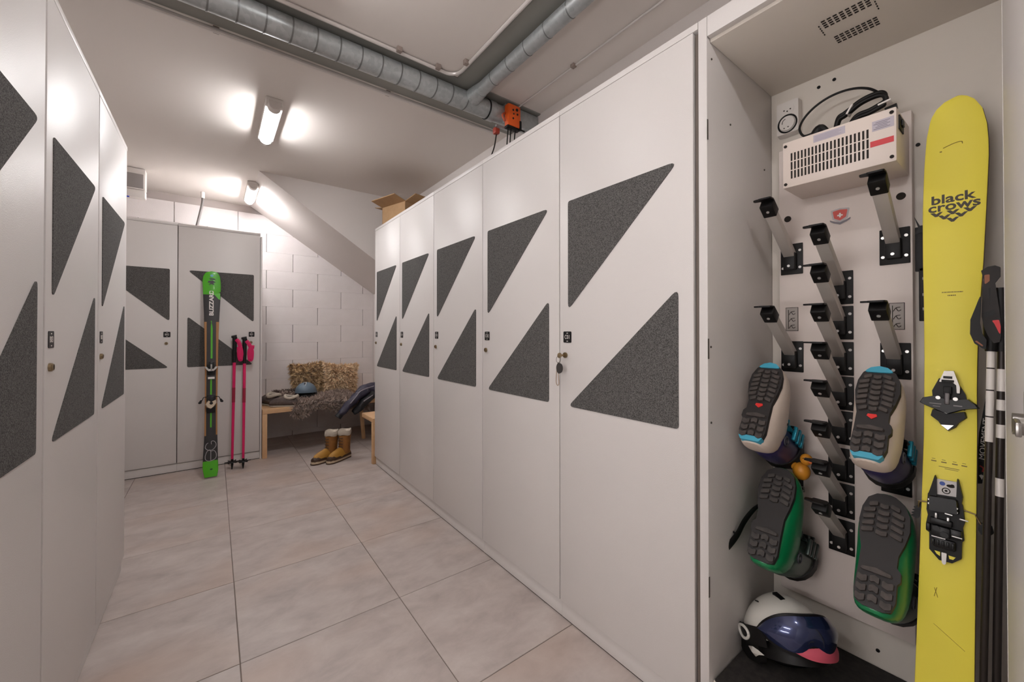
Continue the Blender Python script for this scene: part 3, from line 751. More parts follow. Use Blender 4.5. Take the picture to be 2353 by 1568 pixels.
# toe binding
tb = obj('toe_binding', (lambda b: (prism(b, rpoly([(-0.0204, 0.7033), (0.0097, 0.6999), (0.0238, 0.6682), (0.0256, 0.6583), (0.024, 0.63), (-0.0306, 0.63), (-0.0306, 0.6583), (-0.0317, 0.6714)], 0.002), 0.0, 0.010), b)[1])(nb()), M_black, ys)
bm = nb(); prism(bm, rpoly([(-0.0536, 0.6389), (-0.0481, 0.6518), (-0.0296, 0.6584), (-0.004, 0.652), (0.0104, 0.6536), (0.0298, 0.6577), (0.042, 0.6465), (0.047, 0.638), (0.0226, 0.6313), (-0.0047, 0.6164), (-0.0402, 0.6316)], 0.002), 0.008, 0.024, None, 0.93); obj('wing_arms', bm, M_blackg, tb)
bm = nb(); prism(bm, rpoly([(-0.0309, 0.6264), (-0.004, 0.618), (0.0243, 0.6278), (0.027, 0.6131), (0.0145, 0.5985), (0.0096, 0.5871), (-0.0032, 0.5749), (-0.0158, 0.5885), (-0.0204, 0.5967), (-0.0342, 0.6087)], 0.003), 0.0, 0.013, None, 0.94); obj('heel_of_toe_piece', bm, M_black, tb)
bm = nb(); prism(bm, [(-0.0149, 0.5893), (0.0065, 0.5916), (-0.0032, 0.5785)], 0.0125, 0.0145); obj('silver_plate', bm, M_chrome, tb)
bm = nb(); prism(bm, rpoly([(-0.0117, 0.7227), (0.005, 0.7241), (0.0123, 0.6976), (0.016, 0.684), (0.016, 0.668), (0.011, 0.668), (0.010, 0.688), (0.004, 0.694), (-0.012, 0.694), (-0.0202, 0.694)], 0.0015), 0.010, 0.021, None, 0.95); obj('lever', bm, M_steel, tb)
bm = nb(); bx(bm, -0.012, 0.003, 0.703, 0.709, 0.021, 0.022); bx(bm, -0.012, 0.002, 0.664, 0.684, 0.01, 0.020, 0.001); bx(bm, -0.015, 0.006, 0.694, 0.70, 0.018, 0.0225, 0.001); obj('lever_slot', bm, M_black, tb)
bm = nb(); bx(bm, -0.009, 0.0, 0.640, 0.668, 0.012, 0.026, 0.002); bx(bm, -0.034, -0.014, 0.6385, 0.6405, 0.024, 0.0255); bx(bm, 0.006, 0.020, 0.6375, 0.640, 0.024, 0.0255); bx(bm, -0.028, -0.016, 0.6325, 0.634, 0.024, 0.0255); obj('springs', bm, mat('dull_steel', (96, 92, 92), 0.4, metal=0.8), tb)
for (x, y) in ((-0.0196, 0.6545), (0.0091, 0.6547), (-0.0052, 0.6222)):
    bm = nb(); z0 = 0.018 if y > 0.63 else 0.013
    cyl(bm, (x, y, z0), (x, y, z0+0.0085), 0.0042, 18); sc_ = obj('screw', bm, M_chrome, tb)
bm = nb(); cyl(bm, (0.0, 0.0, 0), (0.0, 0.0, 0.0008), 0.0016, 12); dots = mkmesh('drive', bm, M_dark)
# heel binding
hbm = nb(); prism(hbm, rpoly([(-0.0339, 0.419), (0.0164, 0.4241), (0.0232, 0.4071), (0.0269, 0.3704), (0.0239, 0.3565), (0.0264, 0.3292), (0.0232, 0.3247), (0.0227, 0.2868), (0.0087, 0.2711), (-0.0125, 0.2694), (-0.029, 0.2881), (-0.0298, 0.3273), (-0.0352, 0.3301), (-0.0355, 0.3466), (-0.0329, 0.3675), (-0.0355, 0.3799)], 0.0015), 0.0, 0.012)
hbd = obj('heel_binding', hbm, M_black, ys)
bm = nb(); prism(bm, [(-0.0229, 0.4653), (-0.0198, 0.457), (-0.0187, 0.4273), (-0.0187, 0.412), (-0.0338, 0.4157), (-0.0305, 0.4285)], 0.0, 0.016, None, 0.96); obj('prong', bm, M_black, hbd)
bm = nb(); prism(bm, [(0.0136, 0.4669), (0.0159, 0.4644), (0.023, 0.4263), (0.0215, 0.412), (0.0127, 0.412), (0.0130, 0.4326)], 0.0, 0.016, None, 0.96); obj('prong', bm, M_black, hbd)
bm = nb(); prism(bm, [(-0.0204, 0.4568), (0.0127, 0.4585), (0.0131, 0.4194), (-0.0198, 0.4169)], 0.0, 0.008); lbl = obj('white_label', bm, mat('binding_label', (205, 200, 198), 0.5), hbd)
bm = nb(); prism(bm, ellipse(-0.0105, 0.4485, 0.0048, 0.0048), 0.008, 0.0084); obj('blue_dot', bm, mat('blue_dot', (50, 80, 160), 0.5), lbl)
bm = nb(); prism(bm, ellipse(0.003, 0.446, 0.0068, 0.0036), 0.008, 0.0084); prism(bm, ellipse(0.006, 0.449, 0.003, 0.002), 0.008, 0.0084); tube(bm, [(-0.004+0.0062*math.cos(a), 0.433+0.0062*math.sin(a), 0.0083) for a in [2*PI*i/20 for i in range(21)]], 0.001, 5, smooth=False); prism(bm, ellipse(-0.004, 0.433, 0.0025, 0.0025), 0.008, 0.0084); obj('label_symbols', bm, M_dark, lbl)
bm = nb(); prism(bm, rpoly([(-0.0322, 0.4165), (0.0164, 0.4205), (0.019, 0.3857), (-0.0316, 0.3797)], 0.004), 0.010, 0.030, None, 0.9); obj('cover_plate', bm, M_blackg, hbd)
bm = nb()
for (x, y) in ((-0.0295, 0.407), (-0.0295, 0.3975), (0.0150, 0.4005), (0.0150, 0.391)): cyl(bm, (x, y, 0.012), (x, y, 0.0295), 0.0021, 10)
bx(bm, -0.0225, -0.0105, 0.3815, 0.3835, 0.0275, 0.0298, 0, RZ(-0.05)); bx(bm, 0.0005, 0.0145, 0.3775, 0.3805, 0.024, 0.0288, 0.001, RZ(-0.05)); bx(bm, -0.0205, -0.0165, 0.366, 0.378, 0.012, 0.022, 0.001); bx(bm, -0.001, 0.0035, 0.360, 0.374, 0.012, 0.022, 0.001)
bx(bm, -0.018, 0.0045, 0.3225, 0.3245, 0.020, 0.0245, 0, RZ(0.02)); bx(bm, 0.008, 0.024, 0.334, 0.336, 0.020, 0.0245, 0, RZ(-0.0)); prism(bm, rpoly([(-0.0083, 0.2900), (0.0001, 0.2905), (-0.0005, 0.268), (-0.0025, 0.264), (-0.0057, 0.264), (-0.0075, 0.268)], 0.001), 0.008, 0.018)
obj('steel_details', bm, M_chrome, hbd)
bm = nb(); bx(bm, -0.028, 0.008, 0.352, 0.366, 0.010, 0.026, 0.002); bx(bm, -0.026, 0.006, 0.326, 0.350, 0.010, 0.030, 0.003); bx(bm, 0.004, 0.0235, 0.328, 0.350, 0.010, 0.024, 0.002); bx(bm, -0.022, 0.014, 0.300, 0.322, 0.010, 0.024, 0.003); cyl(bm, (-0.016, 0.345, 0.028), (-0.016, 0.345, 0.034), 0.006, 14); cyl(bm, (-0.003, 0.334, 0.028), (-0.003, 0.334, 0.033), 0.007, 14); bx(bm, -0.0345, -0.027, 0.332, 0.350, 0.012, 0.024, 0.002)
for k in range(5): bx(bm, -0.024+0.008*k, -0.0195+0.008*k, 0.306, 0.318, 0.022, 0.028, 0.001)
obj('heel_tower', bm, M_blackg, hbd)
bm = nb(); prism(bm, [(-0.0205, 0.2885), (-0.011, 0.2885), (-0.011, 0.279), (-0.0165, 0.282)], 0.0119, 0.0122); prism(bm, [(0.0025, 0.2865), (0.014, 0.2865), (0.010, 0.2795), (0.004, 0.279)], 0.0119, 0.0122); obj('window', bm, M_yel, hbd)
bm = nb(); tube(bm, [(-0.03, 0.397, 0.004), (-0.05, 0.394, 0.004), (-0.052, 0.375, -0.01)], 0.0018, 8, smooth=False); tube(bm, [(0.025, 0.397, 0.004), (0.042, 0.394, 0.004), (0.050, 0.372, -0.01), (0.053, 0.36, -0.01)], 0.0018, 8, smooth=False); br = obj('brake_arms', bm, M_brass, hbd)
bm = nb(); prism(bm, rpoly([(-0.049, 0.3897), (-0.0465, 0.389), (-0.050, 0.351), (-0.054, 0.347), (-0.0655, 0.3522), (-0.059, 0.357), (-0.065, 0.359), (-0.0575, 0.364), (-0.0635, 0.366), (-0.056, 0.371), (-0.061, 0.374), (-0.053, 0.379)], 0.0008, 2), -0.016, -0.008); obj('brake_pad', bm, M_black, hbd)
bm = nb(); prism(bm, rpoly([(0.0465, 0.376), (0.066, 0.374), (0.069, 0.360), (0.064, 0.3529), (0.050, 0.35), (0.046, 0.358)], 0.002), -0.020, -0.008); obj('brake_pad', bm, M_black, hbd)

# partner strap with spike seen left of the yellow ski
bs = thing('hanging_strap', 'black strap with spiked buckle hanging just left of the yellow ski', 'strap', Matrix.Translation((1.585, 0.195, 1.23)))
bm = nb(); bx(bm, -0.004, 0.004, -0.009, 0.011, 0.14, 0.265, 0.002); bx(bm, -0.004, 0.004, -0.013, 0.004, 0.0, 0.15, 0.002); obj('webbing', bm, M_black, bs)
bm = nb(); prism(bm, [(0.012, 0.295), (0.004, 0.262), (0.010, 0.245), (-0.008, 0.25), (-0.006, 0.268), (0.001, 0.268)], -0.005, 0.003, frame((0, 0, 0), (0, 1, 0), (0, 0, 1), (1, 0, 0))); obj('spike', bm, M_black, bs)
bm = nb()
for z in (0.03, 0.07, 0.115): bx(bm, -0.0055, -0.003, -0.011, -0.003, z, z+0.008, 0.001)
obj('studs', bm, M_steel, bs)

# black ski-strap with white wordmark, behind the yellow ski
mv = thing('ski_pole_sleeve', 'black tapering sleeve with white upright lettering, between yellow ski and poles', 'sleeve', frame((1.50, 0.084, 0.826), (0, -1, 0), (0, 0, 1), (-1, 0, 0)))
bm = nb(); prism(bm, rpoly([(-0.009, 0.0), (0.0015, 0.003), (0.0115, 0.146), (0.0165, 0.252), (0.013, 0.254), (-0.003, 0.126)], 0.002), -0.006, 0.0); obj('sleeve', bm, M_black, mv)
text('lettering', 'MOVEMENT', 0.020, M_white, mv, Matrix.Translation((0.0052, 0.112, 0.0003)) @ RZ(PI/2-0.075), 0.0002, sx=0.95, sy=0.7)
bm = nb(); tube(bm, [(-0.002, 0.046, 0.0005), (0.0035, 0.041, 0.0005), (0.002, 0.032, 0.0005)], 0.0016, 6); obj('red_mark', bm, mat('red_mark', (170, 40, 36), 0.5), mv)
bm = nb(); prism(bm, [(-0.0035, 0.022), (0.0, 0.025), (0.0035, 0.023), (0.001, 0.012)], 0, 0.0005); obj('white_mark', bm, M_white, mv)

# dark ski poles beside it
def locker_pole(label, top, bot, white, r, big):
    t = thing('ski_pole', label, 'ski pole', Matrix.Translation(bot), 'dark ski poles in the open locker')
    o0 = Vector(bot); a = Vector(top)-o0
    bm = nb(); tube(bm, [Vector((0, 0, 0)), a], r, 14, smooth=False); sh = obj('shaft', bm, mat('pole_dark', (44, 37, 34), 0.4, metal=0.3), t)
    for (f0, f1, d) in white:
        bm = nb(); tube(bm, [a*f0, a*f1], r*1.04, 14, smooth=False); obj('white_band', bm, M_white, sh)
    bm = nb(); tube(bm, [a*0.985, a*1.0, a+Vector((0, 0.001, 0.13))], [r*1.5, r*1.8, r*2.0], 12, smooth=False); obj('grip', bm, M_black, t)
    bm = nb(); tube(bm, [Vector((0, 0, -0.0)), Vector((0, 0, 0.02))], [0.012, 0.026], 14, smooth=False); obj('basket', bm, M_black, t)
    return t
p1 = locker_pole('dark ski pole nearer the yellow ski with a white upper shaft', (1.42, 0.0632, 1.17), (1.36, 0.081, 0.172), [(0.78, 0.835, 1), (0.838, 0.895, 1), (0.898, 0.945, 1), (0.948, 0.985, 1)], 0.0062, True)
p2 = locker_pole('dark ski pole next to the door, with white checks on shaft', (1.43, 0.0480, 1.17), (1.37, 0.062, 0.172), [(0.79, 0.82, 1), (0.852, 0.876, 1), (0.895, 0.945, 1), (0.66, 0.70, 1)], 0.0068, True)
# straps
def flatpoly(name, pts, x0, x1, m, parent, org):
    bm = nb(); prism(bm, rpoly([(-(y-org[1]), z-org[2]) for y, z in pts], 0.002, 3), 0, (x0-x1), frame((x0-org[0], 0, 0), (0, -1, 0), (0, 0, 1), (-1, 0, 0)))
    return obj(name, bm, m, parent)
o2 = (1.37, 0.062, 0.172)
s1 = flatpoly('strap', [(0.0765, 1.3404), (0.0666, 1.3484), (0.0559, 1.3500), (0.0483, 1.3452), (0.0484, 1.3248), (0.0561, 1.3105), (0.0507, 1.2526), (0.0481, 1.2193), (0.0482, 1.1922), (0.0502, 1.1771), (0.0589, 1.1739), (0.0675, 1.1921), (0.0733, 1.2121), (0.0761, 1.2353), (0.0748, 1.2969), (0.0727, 1.3199)], 1.418, 1.408, mat('strap_grey', (40, 36, 35), 0.7), p2, o2)
flatpoly('orange_patch', [(0.0717, 1.3301), (0.0638, 1.3309), (0.0639, 1.3157), (0.0713, 1.3073)], 1.408, 1.4075, mat('strap_orange', (150, 92, 64), 0.6), s1, o2)
flatpoly('dark_patch', [(0.0741, 1.2429), (0.0574, 1.2514), (0.0546, 1.2406), (0.0712, 1.2320)], 1.408, 1.4073, M_black, s1, o2)
flatpoly('red_patch', [(0.0615, 1.2257), (0.0509, 1.2269), (0.0486, 1.2118), (0.0492, 1.1907), (0.0576, 1.2180)], 1.408, 1.4073, mat('strap_red', (214, 44, 48), 0.5), s1, o2)
o1 = (1.36, 0.081, 0.172)
s2 = flatpoly('strap', [(0.0759, 1.2885), (0.0850, 1.2542), (0.0923, 1.2280), (0.0930, 1.1951), (0.0865, 1.1733), (0.0756, 1.1628), (0.0697, 1.1599), (0.0685, 1.1814), (0.0754, 1.1967), (0.0782, 1.2199), (0.0770, 1.2507)], 1.402, 1.394, M_black, p1, o1)
flatpoly('orange_stitching', [(0.0860, 1.1783), (0.083, 1.180), (0.0735, 1.1690), (0.0745, 1.1665)], 1.394, 1.3935, mat('strap_orange', (150, 92, 64), 0.6), s2, o1)

# ---------------------------------------------------------------- ski boots on the pegs
def ski_boot(label, origin, Lb, mirror, shell, cuff, toe, buckle, ang=36.0, trim=None, lug=None, red=True):
    a = math.radians(ang)
    sgn = -1 if mirror else 1
    Mb = frame(origin, (math.sin(a), 0, math.cos(a)), (0, -1, 0), (math.cos(a), 0, -math.sin(a)))
    t = thing('ski_boot', label, 'ski boot', Mb, 'ski boots hung on the drying pegs')
    k = Lb/0.28
    mi = Matrix.Diagonal((1, sgn, 1, 1))
    def P(pts, s=1.0):
        q = [(x*k, y*k*sgn*s) for x, y in pts]
        return q if sgn > 0 else q[::-1]
    # outline of the sole, toe at +x
    out = [(0.0, -0.018), (0.006, -0.032), (0.03, -0.0385), (0.07, -0.0375), (0.078, -0.043), (0.098, -0.042), (0.108, -0.034), (0.135, -0.0345), (0.165, -0.043), (0.20, -0.0495), (0.235, -0.047), (0.262, -0.036), (0.277, -0.018), (0.28, 0.0), (0.277, 0.018), (0.263, 0.034), (0.235, 0.043), (0.20, 0.0455), (0.165, 0.041), (0.13, 0.034), (0.08, 0.0345), (0.03, 0.0365), (0.006, 0.031), (0.0, 0.018)]
    bm = nb(); prism(bm, P(rpoly(out, 0.006, 2)), 0.004, 0.02); so_ = obj('sole', bm, M_sole, t)
    # lugs
    bm = nb()
    def lugp(pts, h=0.0): prism(bm, P(rpoly(pts, 0.002, 1)), 0.006, -0.003-h, None, 0.9)
    rows = [0.143+0.0172*i for i in range(7)] if red else [0.178+0.0172*i for i in range(5)]
    for i, x in enumerate(rows):
        w = 0.039 if x > 0.15 else 0.031
        if x > 0.24: w = 0.030
        for (c0, c1) in ((-w, -w*0.38), (-w*0.30, w*0.30), (w*0.38, w)):
            sl = 0.004*(1 if c0 < -w*0.5 else (-1 if c1 > w*0.5 else 0)); pk = 0.003 if abs(c0+c1) < 0.01 else 0
            lugp([(x-0.006-sl, c0), (x-0.006-pk, (c0+c1)/2), (x-0.006+sl, c1), (x+0.006+sl, c1), (x+0.006-pk, (c0+c1)/2), (x+0.006-sl, c0)])
    obj('forefoot_tread', bm, lug or M_lug, so_); bm = nb()
    for x in (0.018, 0.040, 0.062):
        for j, (c0, c1) in enumerate(((-0.034, -0.012), (-0.009, 0.010), (0.013, 0.033))):
            zz = 0.005*(1 if j % 2 else -1)
            lugp([(x-0.008, c0), (x-0.008+zz, (c0+c1)/2), (x-0.008, c1), (x+0.008, c1), (x+0.008+zz, (c0+c1)/2), (x+0.008, c0)])
    lugp([(0.078, -0.03), (0.078, 0.03), (0.086, 0.03), (0.092, 0), (0.086, -0.03)])
    obj('heel_tread', bm, lug or M_lug, so_)
    if red:
        bm = nb(); prism(bm, P([(0.112, 0.0), (0.121, -0.011), (0.127, -0.009), (0.127, 0.009), (0.121, 0.011)]), 0.005, 0.0015); obj('red_badge', bm, mat('badge_red', (230, 48, 44), 0.5, emit=None), so_)
    if toe:
        bm = nb(); prism(bm, P(rpoly([(0.262, -0.034), (0.278, -0.018), (0.283, 0.0), (0.278, 0.018), (0.262, 0.033)], 0.004, 2)), 0.0, 0.03); obj('rubber_toe', bm, toe, t); bm = nb()
        prism(bm, P(rpoly([(-0.004, -0.026), (0.012, -0.036), (0.012, 0.035), (-0.004, 0.026)], 0.004, 2)), 0.0, 0.024); obj('rubber_heel', bm, toe, t)
    # lower shell
    st_ = [(-0.010, 0.024, 0.055), (0.0, 0.040, 0.095), (0.025, 0.048, 0.135), (0.07, 0.052, 0.16), (0.12, 0.054, 0.155), (0.16, 0.055, 0.128), (0.20, 0.057, 0.102), (0.235, 0.052, 0.088), (0.262, 0.042, 0.074), (0.279, 0.026, 0.056), (0.284, 0.010, 0.042)]
    rings = []
    for (x, w, h) in st_:
        rg = []
        for q in range(16):
            th = 2*PI*q/16; c, s = math.cos(th), math.sin(th)
            yy = w*math.copysign(abs(c)**0.75, c); zz = h/2*math.copysign(abs(s)**0.8, s)
            rg.append((x*k, sgn*yy*k, 0.014+(h-0.014)/2*k + zz*k))
        rings.append(rg)
    bm = nb(); loft(bm, rings); lo = subd(obj('shell', bm, shell, t), 1)
    # cuff
    rings = []
    for (x, z, ax, by) in ((0.062, 0.085, 0.060, 0.049), (0.066, 0.13, 0.070, 0.052), (0.074, 0.18, 0.068, 0.053), (0.084, 0.23, 0.066, 0.054), (0.094, 0.275, 0.068, 0.056)):
        rings.append([((x+ax*math.cos(2*PI*q/18))*k, sgn*by*math.sin(2*PI*q/18)*k, (z + 0.012*math.cos(2*PI*q/18))*k) for q in range(18)])
    bm = nb(); loft(bm, rings); subd(obj('cuff', bm, cuff, t), 1)
    rings = []
    for (x, z, ax, by) in ((0.09, 0.26, 0.060, 0.05), (0.097, 0.30, 0.061, 0.051), (0.099, 0.315, 0.057, 0.048)):
        rings.append([((x+ax*math.cos(2*PI*q/18))*k, sgn*by*math.sin(2*PI*q/18)*k, z*k) for q in range(18)])
    bm = nb(); loft(bm, rings); obj('liner', bm, M_black, t)
    # pivot ring on both sides
    for sy in (-1, 1):
        bm = nb(); tube(bm, [((0.068+0.014*math.cos(u))*k, sy*0.0525*k, (0.128+0.016*math.sin(u))*k) for u in [2*PI*i/16 for i in range(17)]], 0.0022, 6, smooth=False)
        cyl(bm, (0.068*k, sy*0.05*k, 0.128*k), (0.068*k, sy*0.0535*k, 0.128*k), 0.006, 12); obj('pivot', bm, mat('pivot_grey', (90, 90, 98), 0.4, metal=0.5), t)
    # buckles over the instep and cuff
    for (x, z, w) in ((0.185, 0.098, 0.05), (0.138, 0.135, 0.052), (0.145, 0.195, 0.056), (0.155, 0.24, 0.058)):
        bm = nb()
        tube(bm, [(x*k-0.02, -w*k*0.95, z*k-0.03), (x*k, -w*k*0.75, z*k-0.002), (x*k+0.004, 0, z*k+0.010), (x*k, w*k*0.75, z*k-0.002), (x*k-0.02, w*k*0.95, z*k-0.03)], 0.008, 8, flat=(0.35, (0.6, 0, 0.8)))
        b_ = obj('buckle_strap', bm, M_black if not trim else trim, t)
        bm = nb(); bx(bm, x*k-0.012, x*k+0.010, sgn*w*k*0.62-0.012, sgn*w*k*0.62+0.012, z*k-0.002, z*k+0.010, 0.002); obj('buckle', bm, buckle, b_)
    bm = nb(); rings = []
    for (z, e) in ((0.243, 1.0), (0.244, 1.07), (0.272, 1.08), (0.274, 1.0)):
        rings.append([((0.092+0.067*e*math.cos(2*PI*q/18))*k, 0.0555*e*math.sin(2*PI*q/18)*k, (z+0.012*math.cos(2*PI*q/18))*k) for q in range(18)])
    loft(bm, rings, cap=False)
    for (x, z) in ((0.118, 0.17), (0.122, 0.205), (0.126, 0.238)):
        b2_ = nb(); bx(b2_, (x-0.026)*k, (x+0.022)*k, 0.0515*k, 0.0625*k, (z-0.008)*k, (z+0.008)*k, 0.003); obj('side_lever', b2_, buckle, t)
    obj('power_strap', bm, M_black, t)
    return t
M_sw = mat('boot_white', (222, 206, 192), 0.4)
M_nv = mat('boot_navy', (50, 44, 88), 0.35)
M_bl = mat('boot_cyan', (70, 168, 196), 0.45)
M_teal = mat('buckle_teal', (30, 140, 165), 0.3, metal=0.4)
M_gr = mat('boot_green', (12, 122, 72), 0.3)
M_grc = mat('boot_dark_cuff', (66, 84, 76), 0.35)
M_bk2 = mat('buckle_dark', (50, 60, 56), 0.3, metal=0.5)
ski_boot('white and navy ski boot with cyan rubber ends, upper left on the pegs', (1.28, 0.520, 0.880), 0.270, False, M_sw, M_nv, M_bl, M_teal, 36)
ski_boot('white and navy ski boot with cyan rubber ends, upper right beside yellow ski', (1.285, 0.257, 0.893), 0.262, True, M_sw, M_nv, M_bl, M_teal, 36)
b3 = ski_boot('green ski boot with dark sole, lower left, long strap dangling', (1.27, 0.490, 0.535), 0.29, False, M_gr, M_grc, None, M_bk2, 36, lug=mat('lug_dark', (46, 41, 40), 0.6, noise=(50, 0.2, (74, 68, 64))), red=False)
b4 = ski_boot('green ski boot with dark sole, lower right beside yellow ski', (1.27, 0.245, 0.533), 0.288, True, M_gr, M_grc, None, M_bk2, 36, red=False)
bm = nb(); tube(bm, [(0.185, -0.045, 0.06), (0.15, -0.066, 0.055), (0.10, -0.078, 0.04), (0.05, -0.084, 0.03), (0.0, -0.098, 0.02), (-0.055, -0.122, 0.02), (-0.085, -0.140, 0.03)], [0.004, 0.008, 0.010, 0.011, 0.012, 0.011, 0.006], 8, flat=(0.25, (0.3, 0.9, -0.2))); tube(bm, [(0.05, -0.084, 0.03), (0.055, -0.10, 0.02), (0.065, -0.125, 0.02)], 0.003, 6)
obj('loose_strap', bm, M_black, b3)
# little yellow toy duck charm and buckle strap by the upper left boot
dk = thing('toy_duck', 'small orange-yellow toy duck hanging beside the upper left boot', 'toy', Matrix.Translation((1.50, 0.447, 0.77)))
M_duck = mat('duck_orange', (206, 136, 36), 0.45)
def ball(bm, c, r, n=12):
    g = bmesh.ops.create_uvsphere(bm, u_segments=n, v_segments=max(6, n//2+2), radius=1.0)
    for v in g['verts']: v.co = Vector((c[0]+v.co.x*r[0], c[1]+v.co.y*r[1], c[2]+v.co.z*r[2]))
bm = nb(); ball(bm, (0, 0.008, -0.015), (0.022, 0.024, 0.028), 16); ball(bm, (-0.002, -0.006, 0.026), (0.017, 0.017, 0.018), 16); ball(bm, (0.004, 0.026, -0.006), (0.010, 0.012, 0.014), 10); db = obj('duck_body', bm, M_duck, dk)
bm = nb(); ball(bm, (-0.010, -0.022, 0.022), (0.008, 0.010, 0.005), 10); obj('beak', bm, mat('duck_beak', (214, 110, 60), 0.45), db)
bm = nb(); ball(bm, (-0.016, -0.002, 0.031), (0.002, 0.002, 0.003), 8); ball(bm, (-0.012, -0.016, 0.031), (0.003, 0.002, 0.003), 8); obj('eyes', bm, M_black, db)
bu = thing('buckle_strap_loop', 'short dark strap with metal slider below the toy duck', 'strap', Matrix.Translation((1.50, 0.458, 0.70)))
bm = nb(); bx(bm, -0.002, 0.002, -0.008, 0.010, -0.005, 0.065, 0.001); obj('webbing', bm, M_black, bu)
bm = nb(); tube(bm, [(-0.002, -0.011, -0.008), (-0.002, 0.011, -0.008), (-0.002, 0.011, 0.006), (-0.002, -0.011, 0.006), (-0.002, -0.011, -0.008)], 0.0016, 6, smooth=False); obj('slider', bm, M_steel, bu)

# ---------------------------------------------------------------- white helmet with goggles
FH0 = Vector((-0.62, -0.785, 0)).normalized(); LHv = Vector((0, 0, 1)).cross(FH0)
PT = math.radians(24)
FH = FH0*math.cos(PT) + Vector((0, 0, 1))*math.sin(PT); UH = Vector((0, 0, 1))*math.cos(PT) - FH0*math.sin(PT)
HO = Vector((1.405, 0.458, 0.172+0.014))
hm = thing('ski_helmet', 'white ski helmet on the black mat of the open locker', 'helmet', frame(HO, FH, LHv, UH))
def dome(bm, a, b, c, z0, zmin=0.0, nu=28, nv=10, x_off=0.0, lift=None, close=True):
    rings = []
    for j in range(nv+1):
        ph = (PI/2)*(j/nv)
        rr, zz = math.cos(ph), math.sin(ph)
        if j == nv: rr = 0.02
        ring = []
        for i in range(nu):
            th = 2*PI*i/nu
            zb = lift(th) if lift else 0
            ring.append((x_off+a*rr*math.cos(th), b*rr*math.sin(th), z0+zb*(1-j/nv)+c*zz))
        rings.append(ring)
    vr = loft(bm, rings, cap=close)
M_hw = mat('helmet_white', (226, 222, 214), 0.3, coat=0.3)
bm = nb(); dome(bm, 0.138, 0.108, 0.108, 0.080, lift=lambda th: -0.03*(math.cos(th) < 0.2) if False else -0.02+0.03*math.cos(th)); obj('shell', bm, M_hw, hm)
bm = nb(); dome(bm, 0.128, 0.1, 0.10, 0.03); obj('inner_padding', bm, M_black, hm)
for s in (-1, 1):
    bm = nb(); prism(bm, rpoly([(-0.07, 0.0), (0.03, 0.0), (0.045, 0.09), (-0.09, 0.09)], 0.02), 0, 0.02, frame((0, s*0.103, 0.004), (1, 0, 0), (0, 0, 1), (0, -s, 0))); obj('ear_pad', bm, M_black, hm)
bm = nb(); bx(bm, -0.004, 0.006, -0.008, 0.008, -0.020, 0.020, 0.002, Matrix.Translation((0.045, -0.012, 0.1815)) @ Matrix.Rotation(0.1, 4, 'X') @ Matrix.Rotation(PI/2+0.35, 4, 'Y')); obj('vent', bm, M_black, hm); bm = nb()
bx(bm, -0.008, 0.008, -0.0015, 0.0015, -0.002, 0.002, 0, Matrix.Translation((0.01, -0.066, 0.1635)) @ Matrix.Rotation(0.75, 4, 'X')); obj('vent', bm, M_black, hm)
gg = thing('ski_goggles', 'ski goggles with blue mirror lens strapped round the white helmet', 'goggles', frame(HO, FH, LHv, UH))
def lens(bm, th0, th1, zfun0, zfun1, R, Rb, n=24, m=8, bulge=0.015, thick=0.004):
    rings = []
    for i in range(n+1):
        u = i/n; th = th0+(th1-th0)*u
        e = max(0.0, 1-abs(2*u-1)**3.2)
        za = zfun0(u); zb = zfun1(u); zm = (za+zb)/2
        ring = []
        for j in range(m+1):
            v = j/m; zz = zm+(za-zm)*(1-2*v)*e if v < 0.5 else zm+(zb-zm)*(2*v-1)*e
            bl = bulge*math.sin(PI*v)*(0.4+0.6*e)
            ring.append(((R+bl)*math.cos(th), (Rb+bl)*math.sin(th), zz))
        for j in range(m, -1, -1):
            v = j/m; zz = zm+(za-zm)*(1-2*v)*e if v < 0.5 else zm+(zb-zm)*(2*v-1)*e
            bl = bulge*math.sin(PI*v)*(0.4+0.6*e) - thick
            ring.append(((R+bl)*math.cos(th), (Rb+bl)*math.sin(th), zz))
        rings.append(ring)
    loft(bm, rings)
bot = lambda u: 0.062 + 0.022*math.exp(-((u-0.5)/0.10)**2)
topf = lambda u: 0.152
bm = nb(); lens(bm, -1.08, 1.02, bot, topf, 0.152, 0.124); obj('lens', bm, mat('mirror_lens', (44, 54, 88), 0.2, metal=0.55, noise=(9, 0.4, (46, 56, 104)), coat=1.0), gg)
bm = nb(); lens(bm, -1.16, 1.08, lambda u: 0.054, lambda u: 0.156, 0.145, 0.117, thick=0.012, bulge=0.006); obj('frame', bm, M_black, gg)
bm = nb(); lens(bm, -0.45, 1.10, lambda u: 0.036+0.014*(1-u), lambda u: 0.082, 0.148, 0.120, thick=0.01, bulge=0.004); obj('pink_foam', bm, mat('pink_foam', (216, 92, 112), 0.6), gg)
bm = nb(); rings = []
for i in range(33):
    th = 1.0+(2*PI-2.0)*i/32
    zc = 0.078+0.01*math.cos(th)
    rings.append([((0.143)*math.cos(th), 0.113*math.sin(th), zc-0.024), ((0.146)*math.cos(th), 0.116*math.sin(th), zc-0.024), (0.146*math.cos(th), 0.116*math.sin(th), zc+0.024), (0.143*math.cos(th), 0.113*math.sin(th), zc+0.024)])
loft(bm, rings); sp_ = obj('strap', bm, M_black, gg)
bm = nb()
for th_, zc, a_, b_ in ((-1.62, 0.080, 0.026, 0.017),):
    pts = []
    for i in range(25):
        u = 2*PI*i/24; th = th_ + a_/0.12*math.cos(u)*0.9
        pts.append((0.149*math.cos(th), 0.119*math.sin(th), zc+b_*math.sin(u)))
    tube(bm, pts, 0.0042, 8, smooth=False)
obj('oval_logo', bm, M_hw, sp_)
bm = nb()
